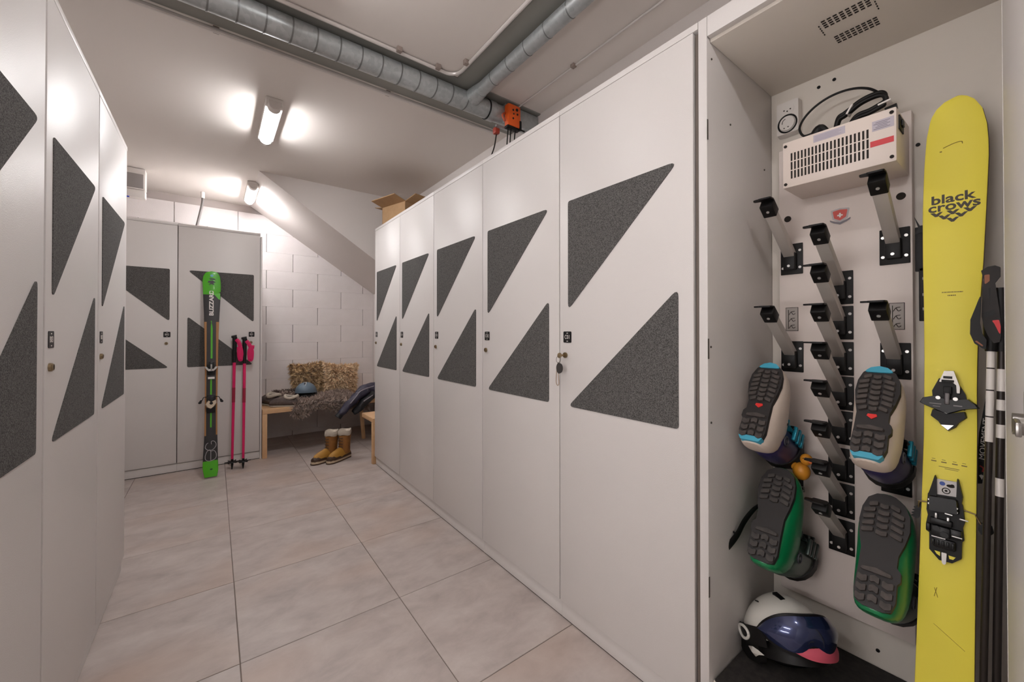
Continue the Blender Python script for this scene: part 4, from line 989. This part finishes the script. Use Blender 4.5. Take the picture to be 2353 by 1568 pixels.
pts = [(1.50, 0.048), (1.36, 0.052), (1.22, 0.048), (1.08, 0.040), (1.22, 0.036), (1.32, 0.028), (1.42, 0.036)]
prism_pts = [(0.150*math.cos(t_), -0.120*math.sin(t_), z_) for t_, z_ in pts]
f = bm.faces.new([bm.verts.new(p) for p in prism_pts]); bmesh.ops.solidify(bm, geom=[f], thickness=0.002)
obj('white_flash', bm, M_hw, sp_)
bm = nb(); tube(bm, [(0.04, 0.09, 0.03), (0.03, 0.04, 0.004), (0.02, -0.03, 0.004), (0.03, -0.09, 0.03)], 0.006, 8, flat=(0.3, (0, 0, 1))); obj('chin_strap', bm, M_black, hm)

# ---------------------------------------------------------------- green ski and pink poles
Sg = Vector((-0.002, 0.182, 0.983)).normalized(); Tg = Vector((1, 0, 0)); Tg = (Tg-Sg*Tg.dot(Sg)).normalized(); Ng = Tg.cross(Sg)
Mg = frame((-0.019, 4.082, 0.010), Tg, Sg, Ng)
gs = thing('green_ski', 'green and black ski standing upright against a back locker', 'ski', Mg)
gl = [(0.0, -0.040), (0.02, -0.0445), (0.074, -0.0539), (0.15, -0.0515), (0.33, -0.0435), (0.60, -0.0415), (0.95, -0.0430), (1.1875, -0.0472), (1.37, -0.0515), (1.50, -0.0565), (1.60, -0.0605), (1.6557, -0.0635), (1.70, -0.0596), (1.725, -0.050), (1.738, -0.0405), (1.7475, -0.022), (1.7515, -0.008), (1.753, 0.0)]
gr = [(0.0, 0.042), (0.03, 0.047), (0.0523, 0.0513), (0.12, 0.0485), (0.33, 0.0440), (0.60, 0.0430), (0.94, 0.0470), (1.187, 0.0508), (1.336, 0.0556), (1.51, 0.0640), (1.6276, 0.0680), (1.68, 0.066), (1.7105, 0.0602), (1.735, 0.050), (1.7475, 0.0380), (1.7505, 0.022), (1.753, 0.002)]
gss = sorted(set([1.70*i/40 for i in range(41)] + [1.708, 1.718, 1.728, 1.738, 1.745, 1.75, 1.753]))
gzf = lambda s: (0.30*(s-1.5)**2 if s > 1.5 else 0.0) + (0.3*(0.1-s)**2 if s < 0.1 else 0)
M_sg = mat('ski_green', (72, 172, 6), 0.35, coat=0.2); M_sb = mat('ski_black', (40, 37, 38), 0.45); M_sw2 = mat('ski_wood', (160, 112, 62), 0.4)
def strip(name, s0, s1, fl, fr, th, m, par, dz=0.0, n=18):
    bm = nb(); q = [s0+(s1-s0)*i/n for i in range(n+1)]
    ski_body(bm, [(s, fl(s)) for s in q], [(s, fr(s)) for s in q], th, lambda s: gzf(s)+dz); return obj(name, bm, m, par)
bm = nb(); ski_body(bm, [(s, interp(gl, s)) for s in gss], [(s, interp(gr, s)) for s in gss], 0.010, gzf); gb = obj('ski_body', bm, M_sb, gs)
sg1 = [s for s in gss if s > 1.545]
bm = nb(); ski_body(bm, [(s, interp(gl, s)+0.001) for s in [1.545]+sg1], [(s, interp(gr, s)-0.001 - max(0, (1.57-s))*1.2) for s in [1.545]+sg1], 0.002, lambda s: gzf(s)+0.0012); tp_ = obj('green_tip', bm, M_sg, gs)
bm = nb(); prism(bm, [(0.01, 1.56), (0.062, 1.56), (0.062, 1.50), (0.05, 1.505)], 0.001, 0.0022); obj('green_wedge', bm, M_sg, gs)
strip('green_tail', 0.002, 0.130, lambda s: interp(gl, s)+0.001, lambda s: interp(gr, s)-0.001, 0.002, M_sg, gs, 0.0012)
strip('wood_edge', 0.335, 1.30, lambda s: interp(gl, s)+0.0005, lambda s: -0.031, 0.002, M_sw2, gs, 0.0012)
strip('wood_edge', 0.335, 1.30, lambda s: 0.032, lambda s: interp(gr, s)-0.0005, 0.002, M_sw2, gs, 0.0012)
strip('green_stripe', 0.98, 1.31, lambda s: -0.0045*min(1, (1.31-s)/0.06)-0.0001, lambda s: 0.0095*min(1, (1.31-s)/0.06), 0.002, M_sg, gs, 0.0014)
strip('green_stripe', 0.66, 0.80, lambda s: -0.006, lambda s: 0.006, 0.002, M_sg, gs, 0.0014)
strip('green_stripe', 0.40, 0.53, lambda s: -0.0055, lambda s: 0.0055, 0.002, M_sg, gs, 0.0014)
text('lettering', 'BLIZZARD', 0.050, M_white, gs, Matrix.Translation((0.0015, 1.470, 0.0028)) @ RZ(PI/2), 0.0003, off=0.0016, sx=1.0, sy=0.82)
bm = nb()
zt_ = gzf(1.68)+0.0016
prism(bm, [(-0.022, 1.665), (0.010, 1.672), (0.030, 1.655), (0.012, 1.650), (0.022, 1.630), (0.000, 1.640), (-0.020, 1.628), (-0.006, 1.650), (-0.026, 1.652)], zt_-0.0015, zt_+0.0005); prism(bm, [(-0.018, 1.69), (0.02, 1.69), (0.03, 1.675), (-0.01, 1.68)], zt_, zt_+0.0015)
obj('star_emblem', bm, M_sb, gs)
bm = nb(); prism(bm, ellipse(0.002, 1.715, 0.011, 0.013), gzf(1.715)+0.0005, gzf(1.715)+0.0025); obj('blue_badge', bm, mat('badge_blue', (100, 170, 190), 0.4), gs)
bm = nb(); prism(bm, ellipse(0.004, 0.062, 0.009, 0.006), 0.001, 0.0025); obj('tail_badge', bm, mat('badge_green', (20, 70, 30), 0.4), gs)
bm = nb()
tube(bm, [(0.004, 0.262, 0.002), (0.004, 0.285, 0.002), (0.020, 0.286, 0.002), (0.033, 0.268, 0.002), (0.034, 0.245, 0.002), (0.018, 0.222, 0.002), (-0.002, 0.214, 0.002), (-0.024, 0.222, 0.002), (-0.036, 0.240, 0.002), (-0.030, 0.265, 0.002), (-0.018, 0.276, 0.002)], 0.0024, 6)
tube(bm, [(-0.036, 0.175, 0.002), (-0.024, 0.208, 0.002), (-0.002, 0.213, 0.002), (0.000, 0.135, 0.002)], 0.0024, 6)
tube(bm, [(0.0, 0.205, 0.002), (0.022, 0.208, 0.002), (0.036, 0.182, 0.002), (0.034, 0.150, 0.002), (0.014, 0.134, 0.002), (-0.014, 0.130, 0.002), (-0.034, 0.145, 0.002), (-0.037, 0.175, 0.002)], 0.0024, 6)
obj('line_logo', bm, mat('logo_grey', (170, 164, 166), 0.5), gs)
bm = nb(); bx(bm, -0.028, 0.028, 0.84, 0.93, 0.0, 0.012, 0.004); bx(bm, -0.018, 0.018, 0.86, 0.95, 0.01, 0.035, 0.006); gt_ = obj('toe_binding', bm, M_blackg, gs)
bm = nb(); prism(bm, rpoly([(-0.044, 0.905), (-0.030, 0.905), (-0.016, 0.885), (0.016, 0.885), (0.030, 0.905), (0.046, 0.905), (0.036, 0.888), (0.018, 0.868), (-0.018, 0.868), (-0.034, 0.888)], 0.003), 0.014, 0.040); bx(bm, -0.006, 0.008, 0.87, 0.925, 0.035, 0.040, 0.002); obj('toe_wings', bm, M_steel, gt_)
bm = nb(); bx(bm, -0.022, 0.024, 0.802, 0.820, 0.012, 0.018, 0.002); obj('white_pad', bm, M_white, gs)
bm = nb(); bx(bm, -0.030, 0.030, 0.52, 0.67, 0.0, 0.012, 0.004); bx(bm, -0.022, 0.024, 0.60, 0.655, 0.01, 0.030, 0.006); gh_ = obj('heel_binding', bm, M_blackg, gs)
bm = nb(); prism(bm, rpoly([(-0.040, 0.590), (-0.02, 0.628), (0.0, 0.610), (0.038, 0.630), (0.040, 0.600), (0.020, 0.565), (0.0, 0.548), (-0.024, 0.560)], 0.004), 0.012, 0.045, None, 0.85); obj('heel_cup', bm, mat('champagne_metal', (176, 160, 140), 0.3, metal=0.8), gh_)
bm = nb(); cyl(bm, (0.002, 0.598, 0.044), (0.002, 0.598, 0.047), 0.012, 14); obj('heel_dial', bm, M_black, gh_)
bm = nb(); tube(bm, [(-0.03, 0.655, 0.008), (-0.05, 0.652, 0.004), (-0.060, 0.628, 0.0)], 0.003, 6, smooth=False); tube(bm, [(0.03, 0.655, 0.008), (0.052, 0.652, 0.004), (0.064, 0.628, 0.0)], 0.003, 6, smooth=False); obj('brake_arms', bm, M_black, gh_)
for s in (-1, 1):
    bm = nb(); prism(bm, rpoly([(s*0.058, 0.632), (s*0.070, 0.632), (s*0.086, 0.610), (s*0.080, 0.600), (s*0.064, 0.604)], 0.003), -0.008, 0.004); obj('brake_pad', bm, M_black, gh_)

M_pink = mat('pole_pink', (212, 16, 92), 0.4); M_pinkd = mat('pole_pink_dark', (150, 10, 50), 0.4)
def pink_pole(label, bot, top, sx_):
    t = thing('ski_pole', label, 'ski pole', Matrix.Translation(bot), 'pink ski poles leaning on the back locker')
    a = Vector(top)-Vector(bot)
    bm = nb(); tube(bm, [a*0.07, a*0.80], [0.0095, 0.0125], 12, smooth=False); sh = obj('shaft', bm, M_pink, t)
    bm = nb(); tube(bm, [a*0.49, a*0.60], 0.0125, 12, smooth=False); obj('dark_band', bm, M_pinkd, sh)
    bm = nb(); tube(bm, [a*0.79, a*0.86, a*0.93, a*0.985], [0.0135, 0.015, 0.017, 0.019], 12, smooth=False); tube(bm, [a*0.985+Vector((-0.026, 0, 0.004)), a*0.99+Vector((0.014, 0, 0.0))], [0.010, 0.018], 10, smooth=False); obj('grip', bm, M_black, t)
    bm = nb(); tube(bm, [a*0.0, a*0.03, a*0.075], [0.003, 0.009, 0.010], 10, smooth=False); obj('tip', bm, M_black, t)
    bm = nb(); c = a*0.055
    prism(bm, ellipse(c.x, c.y, 0.036, 0.036, 20), c.z-0.004, c.z+0.004, None, 0.8)
    for k in range(6):
        u = 2*PI*k/6; bx(bm, 0, 0.055, -0.004, 0.004, -0.003, 0.003, 0.001, Matrix.Translation(c) @ RZ(u))
    obj('basket', bm, M_black, t)
    bm = nb(); tp = a*0.97
    if sx_ == 0:
        pth = [tp+Vector(p) for p in ((0.01, -0.02, 0.0), (0.03, -0.025, -0.03), (0.045, -0.028, -0.10), (0.050, -0.028, -0.17), (0.040, -0.028, -0.185), (0.032, -0.028, -0.14), (0.030, -0.028, -0.07))]
    else:
        pth = [tp+Vector(p) for p in ((0.01, -0.02, 0.0), (0.03, -0.025, -0.03), (0.052, -0.028, -0.09), (0.050, -0.028, -0.165), (0.038, -0.028, -0.17), (0.034, -0.028, -0.10), (0.050, -0.028, -0.06), (0.072, -0.028, -0.06))]
    tube(bm, pth, 0.016, 8, flat=(0.2, (0.2, 1, 0))); obj('wrist_strap', bm, M_pink, t)
pink_pole('pink ski pole with black grip, the one nearer the green ski', (0.128, 4.235, 0.0), (0.149, 4.385, 1.17), 0)
pink_pole('pink ski pole with black grip, the one nearer the bench', (0.207, 4.205, 0.0), (0.224, 4.385, 1.155), 1)

# ---------------------------------------------------------------- benches
be = thing('bench', 'long pale wooden bench along the back wall, draped with sheepskin', 'bench', Matrix.Translation((0.366, 4.405, 0)))
bm = nb(); bx(bm, 0.0, 1.29, 0.0, 0.075, 0.42, 0.465, 0.003); obj('front_rail', bm, M_wood, be)
bm = nb(); bx(bm, 0.0, 1.29, 0.076, 0.80, 0.435, 0.463, 0.002); obj('seat', bm, M_wood, be)
bm = nb(); bx(bm, 0.0, 0.040, 0.001, 0.07, 0.0, 0.4195, 0.003); obj('leg', bm, M_wood, be)
bm = nb(); tube(bm, [(0.93, 0.10, 0.433), (0.985, 0.17, 0.0)], 0.021, 4, smooth=False); obj('leg', bm, M_wood, be)
bm = nb(); bx(bm, 0.0, 0.040, 0.72, 0.79, 0.0, 0.433, 0.003); obj('leg', bm, M_wood, be)
b2 = thing('bench', 'short wooden bench end peeking out behind the farthest right locker', 'bench', Matrix.Translation((1.150, 3.625, 0)))
bm = nb(); bx(bm, 0.0, 0.49, 0.0, 0.33, 0.375, 0.415, 0.003); obj('seat', bm, M_wood, b2)
bm = nb(); bx(bm, 0.0, 0.04, 0.0, 0.04, 0.0, 0.3745, 0.003); obj('leg', bm, M_wood, b2)
bm = nb(); bx(bm, 0.45, 0.49, 0.28, 0.32, 0.0, 0.3745, 0.003); obj('leg', bm, M_wood, b2)

# fur helpers
def tufts(bm, pts, length, width, droop=0.35, jit=0.6):
    for (p, n) in pts:
        d = (n + Vector((random.uniform(-jit, jit), random.uniform(-jit, jit), random.uniform(-jit, jit)-droop))).normalized()
        s = d.cross(Vector((random.random()-.5, random.random()-.5, random.random()-.5))).normalized()*width*random.uniform(0.6, 1.3)
        L_ = length*random.uniform(0.5, 1.25)
        a = bm.verts.new(p-s); b = bm.verts.new(p+s)
        mid = p+d*L_*0.55
        c = bm.verts.new(mid+s*0.7); e = bm.verts.new(p+d*L_+Vector((0, 0, -droop*L_*0.4)))
        bm.faces.new([a, b, c]); bm.faces.new([a, c, e])
def fur_mat(name, c1, c2):
    return mat(name, c1, 0.9, noise=(26, 0.14, c2), sheen=0.3, spec=0.2)
M_fur1 = fur_mat('fur_beige', (236, 206, 160), (150, 114, 78))
M_fur2 = fur_mat('fur_grey_brown', (184, 164, 152), (132, 112, 102))
def cushion(label, c, w, h, d, rx, rz, m, ry=0):
    M = Matrix.Translation(c) @ Matrix.Rotation(ry, 4, 'Y') @ Matrix.Rotation(rz, 4, 'Z') @ Matrix.Rotation(rx, 4, 'X')
    t = thing('fur_cushion', label, 'cushion', M, 'fluffy cushions on the bench')
    bm = nb(); n = 14; pts = []
    def surf(u, v, s):
        e = (max(0, 1-abs(u)**2.6)*max(0, 1-abs(v)**2.6))**0.55
        pin = 1-0.13*(1-abs(u)**2)*abs(v) ; pin2 = 1-0.12*(1-abs(v)**2)*abs(u)
        return Vector((u*w/2*pin2, s*d/2*e, v*h/2*pin))
    for s in (-1, 1):
        g = [[bm.verts.new(surf(-1+2*i/n, -1+2*j/n, s)) for i in range(n+1)] for j in range(n+1)]
        for j in range(n):
            for i in range(n): bm.faces.new([g[j][i], g[j][i+1], g[j+1][i+1], g[j+1][i]])
    bmesh.ops.remove_doubles(bm, verts=bm.verts, dist=0.0008)
    cv = obj('cover', bm, m, t)
    bm = nb()
    for k in range(5200):
        u, v = random.uniform(-1, 1), random.uniform(-1, 1); s = -1 if random.random() < 0.8 else 1
        if random.random() < 0.25: 
            if random.random() < 0.5: u = math.copysign(random.uniform(0.93, 1), u)
            else: v = math.copysign(random.uniform(0.93, 1), v)
        p = surf(u, v, s); nn = Vector((u*0.7, s*1.0, v*0.7)).normalized(); pts.append((p, nn))
    tufts(bm, pts, 0.055, 0.006, 0.35, 1.0)
    obj('pile', bm, m, t, ang=None, kind='stuff')
cushion('beige fluffy cushion on the left, upper left corner sticking up', (0.865, 5.105, 0.660), 0.330, 0.35, 0.14, -0.14, 0.06, M_fur1, -0.05)
cushion('beige fluffy cushion on the right, nearer the jacket', (1.215, 5.035, 0.650), 0.345, 0.33, 0.15, -0.16, -0.06, mat('fur_beige_light', (255, 232, 198), 0.9, noise=(20, 0.16, (214, 176, 136)), sheen=0.3, spec=0.2), 0.05)
# sheepskin thrown over the bench
sk = thing('sheepskin_throw', 'grey-brown sheepskin throw hanging over the bench front', 'throw', Matrix.Translation((0.95, 4.40, 0.466)))
def throw(u, v):      # u across 0..1, v from back (0) to hanging edge (1)
    x = -0.31+0.66*u + 0.03*math.sin(v*5+u*3)
    if v < 0.72:
        y = 0.62-0.64*v/0.72; z = 0.020+0.012*math.sin(u*9+v*7)
    else:
        k_ = (v-0.72)/0.28; y = -0.02-0.012*math.sin(u*8); hang = 0.085+0.025*math.sin(u*5.2+2.7)+0.03*math.sin(u*13)
        z = 0.015-hang*k_
    return Vector((x, y, z))
bm = nb(); nu, nv = 30, 30
g = [[bm.verts.new(throw(i/nu, j/nv)) for i in range(nu+1)] for j in range(nv+1)]
for j in range(nv):
    for i in range(nu): bm.faces.new([g[j][i], g[j][i+1], g[j+1][i+1], g[j+1][i]])
bmesh.ops.solidify(bm, geom=list(bm.faces), thickness=-0.006)
obj('hide', bm, M_fur2, sk)
bm = nb(); pts = []
for k in range(9000):
    u, v = random.random(), random.random(); nn = Vector((0, -0.2, 1)) if v < 0.70 else Vector((0, -1, 0.1)); pts.append((throw(u, v)+Vector((0, 0, 0.002)), nn))
tufts(bm, pts, 0.055, 0.006, 0.3, 1.0)
obj('pile', bm, M_fur2, sk, ang=None, kind='stuff')
# rolled sheepskin heap at the left back of the seat
bm = nb(); rings = []
for (x, r) in ((-0.14, 0.02), (-0.11, 0.055), (-0.03, 0.07), (0.05, 0.06), (0.12, 0.045), (0.16, 0.015)):
    rings.append([(x, math.cos(a)*r*1.1, 0.055+math.sin(a)*r*0.8) for a in [2*PI*i/14 for i in range(14)]])
loft(bm, rings)
fr = obj('rolled_fur', bm, M_fur2); fr.location = (0.62, 4.83, 0.468); tag(fr, 'dark rolled-up fur behind the grey slippers and blue helmet', 'fur')
bm = nb(); pts = []
for k in range(1600):
    a = random.uniform(0, 2*PI); x = random.uniform(-0.13, 0.14); r = 0.062; nn = Vector((0, math.cos(a), math.sin(a))); pts.append((Vector((x, nn.y*r*1.1, 0.055+nn.z*r*0.8)), nn))
tufts(bm, pts, 0.03, 0.0035, 0.2, 0.7); obj('pile', bm, mat('fur_dark', (104, 88, 82), 0.9), fr, ang=None, kind='stuff')

# slippers on the bench
M_knit = mat('grey_knit', (110, 98, 94), 0.95, noise=(60, 0.2, (92, 82, 78)), bump=(150, 0.8))
M_fleece = mat('white_fleece', (192, 182, 168), 0.95, bump=(120, 1.0))
def slipper(label, org, rz, sc=1.0):
    t = thing('slipper', label, 'slipper', Matrix.Translation(org) @ Matrix.Rotation(rz, 4, 'Z') @ Matrix.Diagonal((sc*0.85, sc, sc*1.15, 1)), 'grey slippers on the bench')
    st_ = [(-0.12, 0.02, 0.03), (-0.11, 0.035, 0.055), (-0.06, 0.042, 0.065), (0.0, 0.044, 0.075), (0.06, 0.05, 0.065), (0.10, 0.045, 0.05), (0.13, 0.028, 0.038), (0.138, 0.008, 0.025)]
    bm = nb(); rings = []
    for x, w, h in st_: rings.append([(x, w*math.cos(a), h/2+h/2*math.sin(a)*(1 if math.sin(a) > 0 else 0.95)) for a in [2*PI*i/14 for i in range(14)]])
    loft(bm, rings); subd(obj('upper', bm, M_knit, t), 1)
    bm = nb(); tube(bm, [(-0.06+0.058*math.cos(a), 0.038*math.sin(a), 0.066+0.006*math.cos(2*a)) for a in [2*PI*i/18 for i in range(19)]], 0.011, 8, smooth=False); obj('fleece_trim', bm, M_fleece, t)
    bm = nb(); prism(bm, ellipse(-0.06, 0, 0.05, 0.03), 0.064, 0.068); obj('opening', bm, M_dark, t)
    bm = nb(); prism(bm, rpoly([(-0.12, -0.03), (0.02, -0.036), (0.08, -0.048), (0.13, -0.025), (0.13, 0.025), (0.08, 0.048), (0.02, 0.036), (-0.12, 0.03)], 0.015), 0, 0.007); obj('sole', bm, M_fleece, t)
slipper('grey knitted slipper with white fleece edge, lying at the bench front', (0.560, 4.49, 0.468), 2.6, 1.2)
slipper('grey knitted slipper half hidden at the left bench end', (0.455, 4.66, 0.468), 1.9, 1.35)

# blue helmet on the bench
bh = thing('ski_helmet', 'dull blue ski helmet on the bench in front of the cushions', 'helmet', Matrix.Translation((0.80, 4.80, 0.485)) @ Matrix.Rotation(-1.9, 4, 'Z'))
bm = nb(); dome(bm, 0.128, 0.108, 0.115, 0.055, lift=lambda th: 0.012*math.cos(th)); obj('shell', bm, mat('helmet_blue', (92, 108, 122), 0.5), bh)
bm = nb(); dome(bm, 0.120, 0.100, 0.08, 0.012); bx(bm, -0.08, 0.04, -0.104, 0.104, 0.0, 0.06, 0.02); obj('inner_padding', bm, M_black, bh)
bm = nb(); bx(bm, -0.022, 0.022, -0.007, 0.007, -0.003, 0.003, 0.002, Matrix.Translation((0.062, 0.0, 0.157)) @ Matrix.Rotation(0.55, 4, 'Y')); v_ = obj('vent', bm, M_black, bh)
bm = nb(); bx(bm, -0.03, 0.03, 0.008, 0.013, -0.003, 0.003, 0.001, Matrix.Translation((0.062, 0.0, 0.157)) @ Matrix.Rotation(0.55, 4, 'Y')); bx(bm, -0.03, -0.024, -0.012, 0.012, -0.003, 0.003, 0.001, Matrix.Translation((0.062, 0.0, 0.157)) @ Matrix.Rotation(0.55, 4, 'Y')); obj('vent_trim', bm, M_white, v_)
bm = nb(); cyl(bm, (-0.01, -0.106, 0.04), (-0.01, -0.112, 0.04), 0.016, 14); obj('side_clip', bm, M_white, bh)

# navy jacket lying over bench corner
jk = thing('jacket', 'dark navy jacket with pale piping lying over the bench corner', 'jacket', Matrix.Translation((1.24, 4.36, 0.466)))
M_jk = mat('jacket_navy', (40, 38, 56), 0.5, noise=(6, 0.3, (54, 50, 70)), bump=(28, 0.9)); M_jk2 = mat('jacket_black', (28, 28, 32), 0.5)
def blob(pts, rads, n=14, flat=(0.75, (0, 0, 1))):
    bm = nb(); tube(bm, pts, rads, n, flat=flat, k=5)
    for v in bm.verts:
        v.co += Vector((math.sin(v.co.z*70+v.co.y*50), math.sin(v.co.x*60), math.sin(v.co.x*55+v.co.y*45)))*0.006
    return bm
o = obj('body', blob([(-0.02, 0.05, 0.05), (0.06, 0.08, 0.09), (0.18, 0.10, 0.10), (0.32, 0.10, 0.10), (0.36, 0.12, 0.08)], [0.03, 0.08, 0.10, 0.10, 0.04]), M_jk, jk); subd(o)
o = obj('sleeve', blob([(0.10, 0.0, 0.11), (0.0, -0.03, 0.075), (-0.10, -0.055, 0.0), (-0.19, -0.075, -0.085), (-0.215, -0.075, -0.115)], [0.05, 0.06, 0.055, 0.045, 0.03]), M_jk, jk); subd(o)
o = obj('sleeve', blob([(0.16, -0.02, 0.07), (0.04, -0.06, 0.0), (-0.02, -0.065, -0.07), (-0.08, -0.065, -0.11)], [0.05, 0.06, 0.05, 0.035]), M_jk2, jk); subd(o)
bm = nb(); tube(bm, [(0.14, -0.045, 0.150), (0.0, -0.080, 0.118), (-0.06, -0.104, 0.065), (-0.12, -0.115, 0.0)], 0.005, 6); tube(bm, [(0.12, -0.075, 0.06), (0.06, -0.112, 0.035), (0.01, -0.122, 0.01)], 0.005, 6); obj('piping', bm, mat('piping', (150, 142, 150), 0.5), jk)
bm = nb(); tube(bm, [(-0.205, -0.075, -0.10), (-0.235, -0.078, -0.135)], [0.033, 0.034], 12, smooth=False); obj('cuff', bm, M_jk2, jk)

# tan winter boots on the floor
M_tan = mat('tan_leather', (158, 106, 48), 0.65, noise=(16, 0.2, (122, 78, 34))); M_cream = mat('cream_rubber', (196, 176, 148), 0.5); M_brn = mat('boot_brown', (64, 42, 26), 0.5)
def winter_boot(label, org, rz):
    t = thing('winter_boot', label, 'boot', Matrix.Translation(org) @ Matrix.Rotation(rz, 4, 'Z') @ Matrix.Diagonal((0.92, 0.92, 0.92, 1)), 'tan winter boots on the floor')
    sol = [(-0.075, -0.034), (0.0, -0.040), (0.10, -0.050), (0.17, -0.046), (0.205, -0.025), (0.212, 0.0), (0.205, 0.025), (0.17, 0.046), (0.10, 0.050), (0.0, 0.040), (-0.075, 0.034), (-0.088, 0.0)]
    bm = nb(); prism(bm, rpoly(sol, 0.02, 3), 0, 0.012); obj('outsole', bm, M_brn, t)
    bm = nb(); prism(bm, [(x*0.985, y*0.97) for x, y in rpoly(sol, 0.02, 3)], 0.012, 0.032); obj('midsole', bm, M_cream, t)
    bm = nb(); rings = []
    for x, w, h in ((-0.083, 0.015, 0.03), (-0.07, 0.036, 0.05), (0.0, 0.042, 0.055), (0.09, 0.049, 0.056), (0.16, 0.046, 0.05), (0.195, 0.03, 0.036), (0.205, 0.01, 0.02)):
        rings.append([(x, w*math.cos(a), 0.03+max(0, math.sin(a))*h) for a in [2*PI*i/16 for i in range(16)]])
    loft(bm, rings); obj('rubber_foot', bm, M_brn, t)
    bm = nb(); rings = []
    for x, w, h in ((-0.06, 0.033, 0.085), (0.0, 0.040, 0.105), (0.07, 0.046, 0.092), (0.13, 0.044, 0.072), (0.17, 0.032, 0.055), (0.185, 0.012, 0.035)):
        rings.append([(x, w*math.cos(a), 0.035+max(0, math.sin(a))*h) for a in [2*PI*i/16 for i in range(16)]])
    loft(bm, rings); obj('vamp', bm, mat('vamp_yellow', (176, 128, 50), 0.55), t)
    bm = nb(); rings = []
    for x, z, a_, b_ in ((-0.01, 0.06, 0.066, 0.043), (-0.012, 0.12, 0.062, 0.047), (-0.015, 0.18, 0.062, 0.050), (-0.016, 0.245, 0.066, 0.054)):
        rings.append([(x+a_*math.cos(a), b_*math.sin(a), z) for a in [2*PI*i/18 for i in range(18)]])
    loft(bm, rings); obj('shaft', bm, M_tan, t)
    bm = nb(); rings = []
    for x, z, a_, b_ in ((-0.016, 0.245, 0.066, 0.054), (-0.016, 0.258, 0.072, 0.059), (-0.016, 0.285, 0.070, 0.058), (-0.016, 0.296, 0.066, 0.055), (-0.016, 0.270, 0.050, 0.04)):
        rings.append([((x+(a_+0.003*math.sin(7*a))*math.cos(a)), (b_+0.003*math.sin(5*a))*math.sin(a), z+0.006*math.sin(3*a)) for a in [2*PI*i/24 for i in range(24)]])
    loft(bm, rings); obj('fleece_cuff', bm, M_fleece, t)
    bm = nb()
    for z in (0.10, 0.13, 0.16, 0.19, 0.22): tube(bm, [(0.04, -0.03, z), (0.058-(0.0), 0.0, z+0.004), (0.04, 0.03, z)], 0.003, 6)
    tube(bm, [(0.06, 0.005, 0.23), (0.075, 0.02, 0.215), (0.07, 0.03, 0.20)], 0.003, 6)
    obj('laces', bm, M_brn, t)
rz = PI+0.42
winter_boot('tan winter boot with fleece cuff, the left one of the pair', (0.876, 4.005, 0), rz)
winter_boot('tan winter boot with fleece cuff, the right one of the pair', (0.985, 3.965, 0), rz+0.12)

bpy.context.view_layer.update()
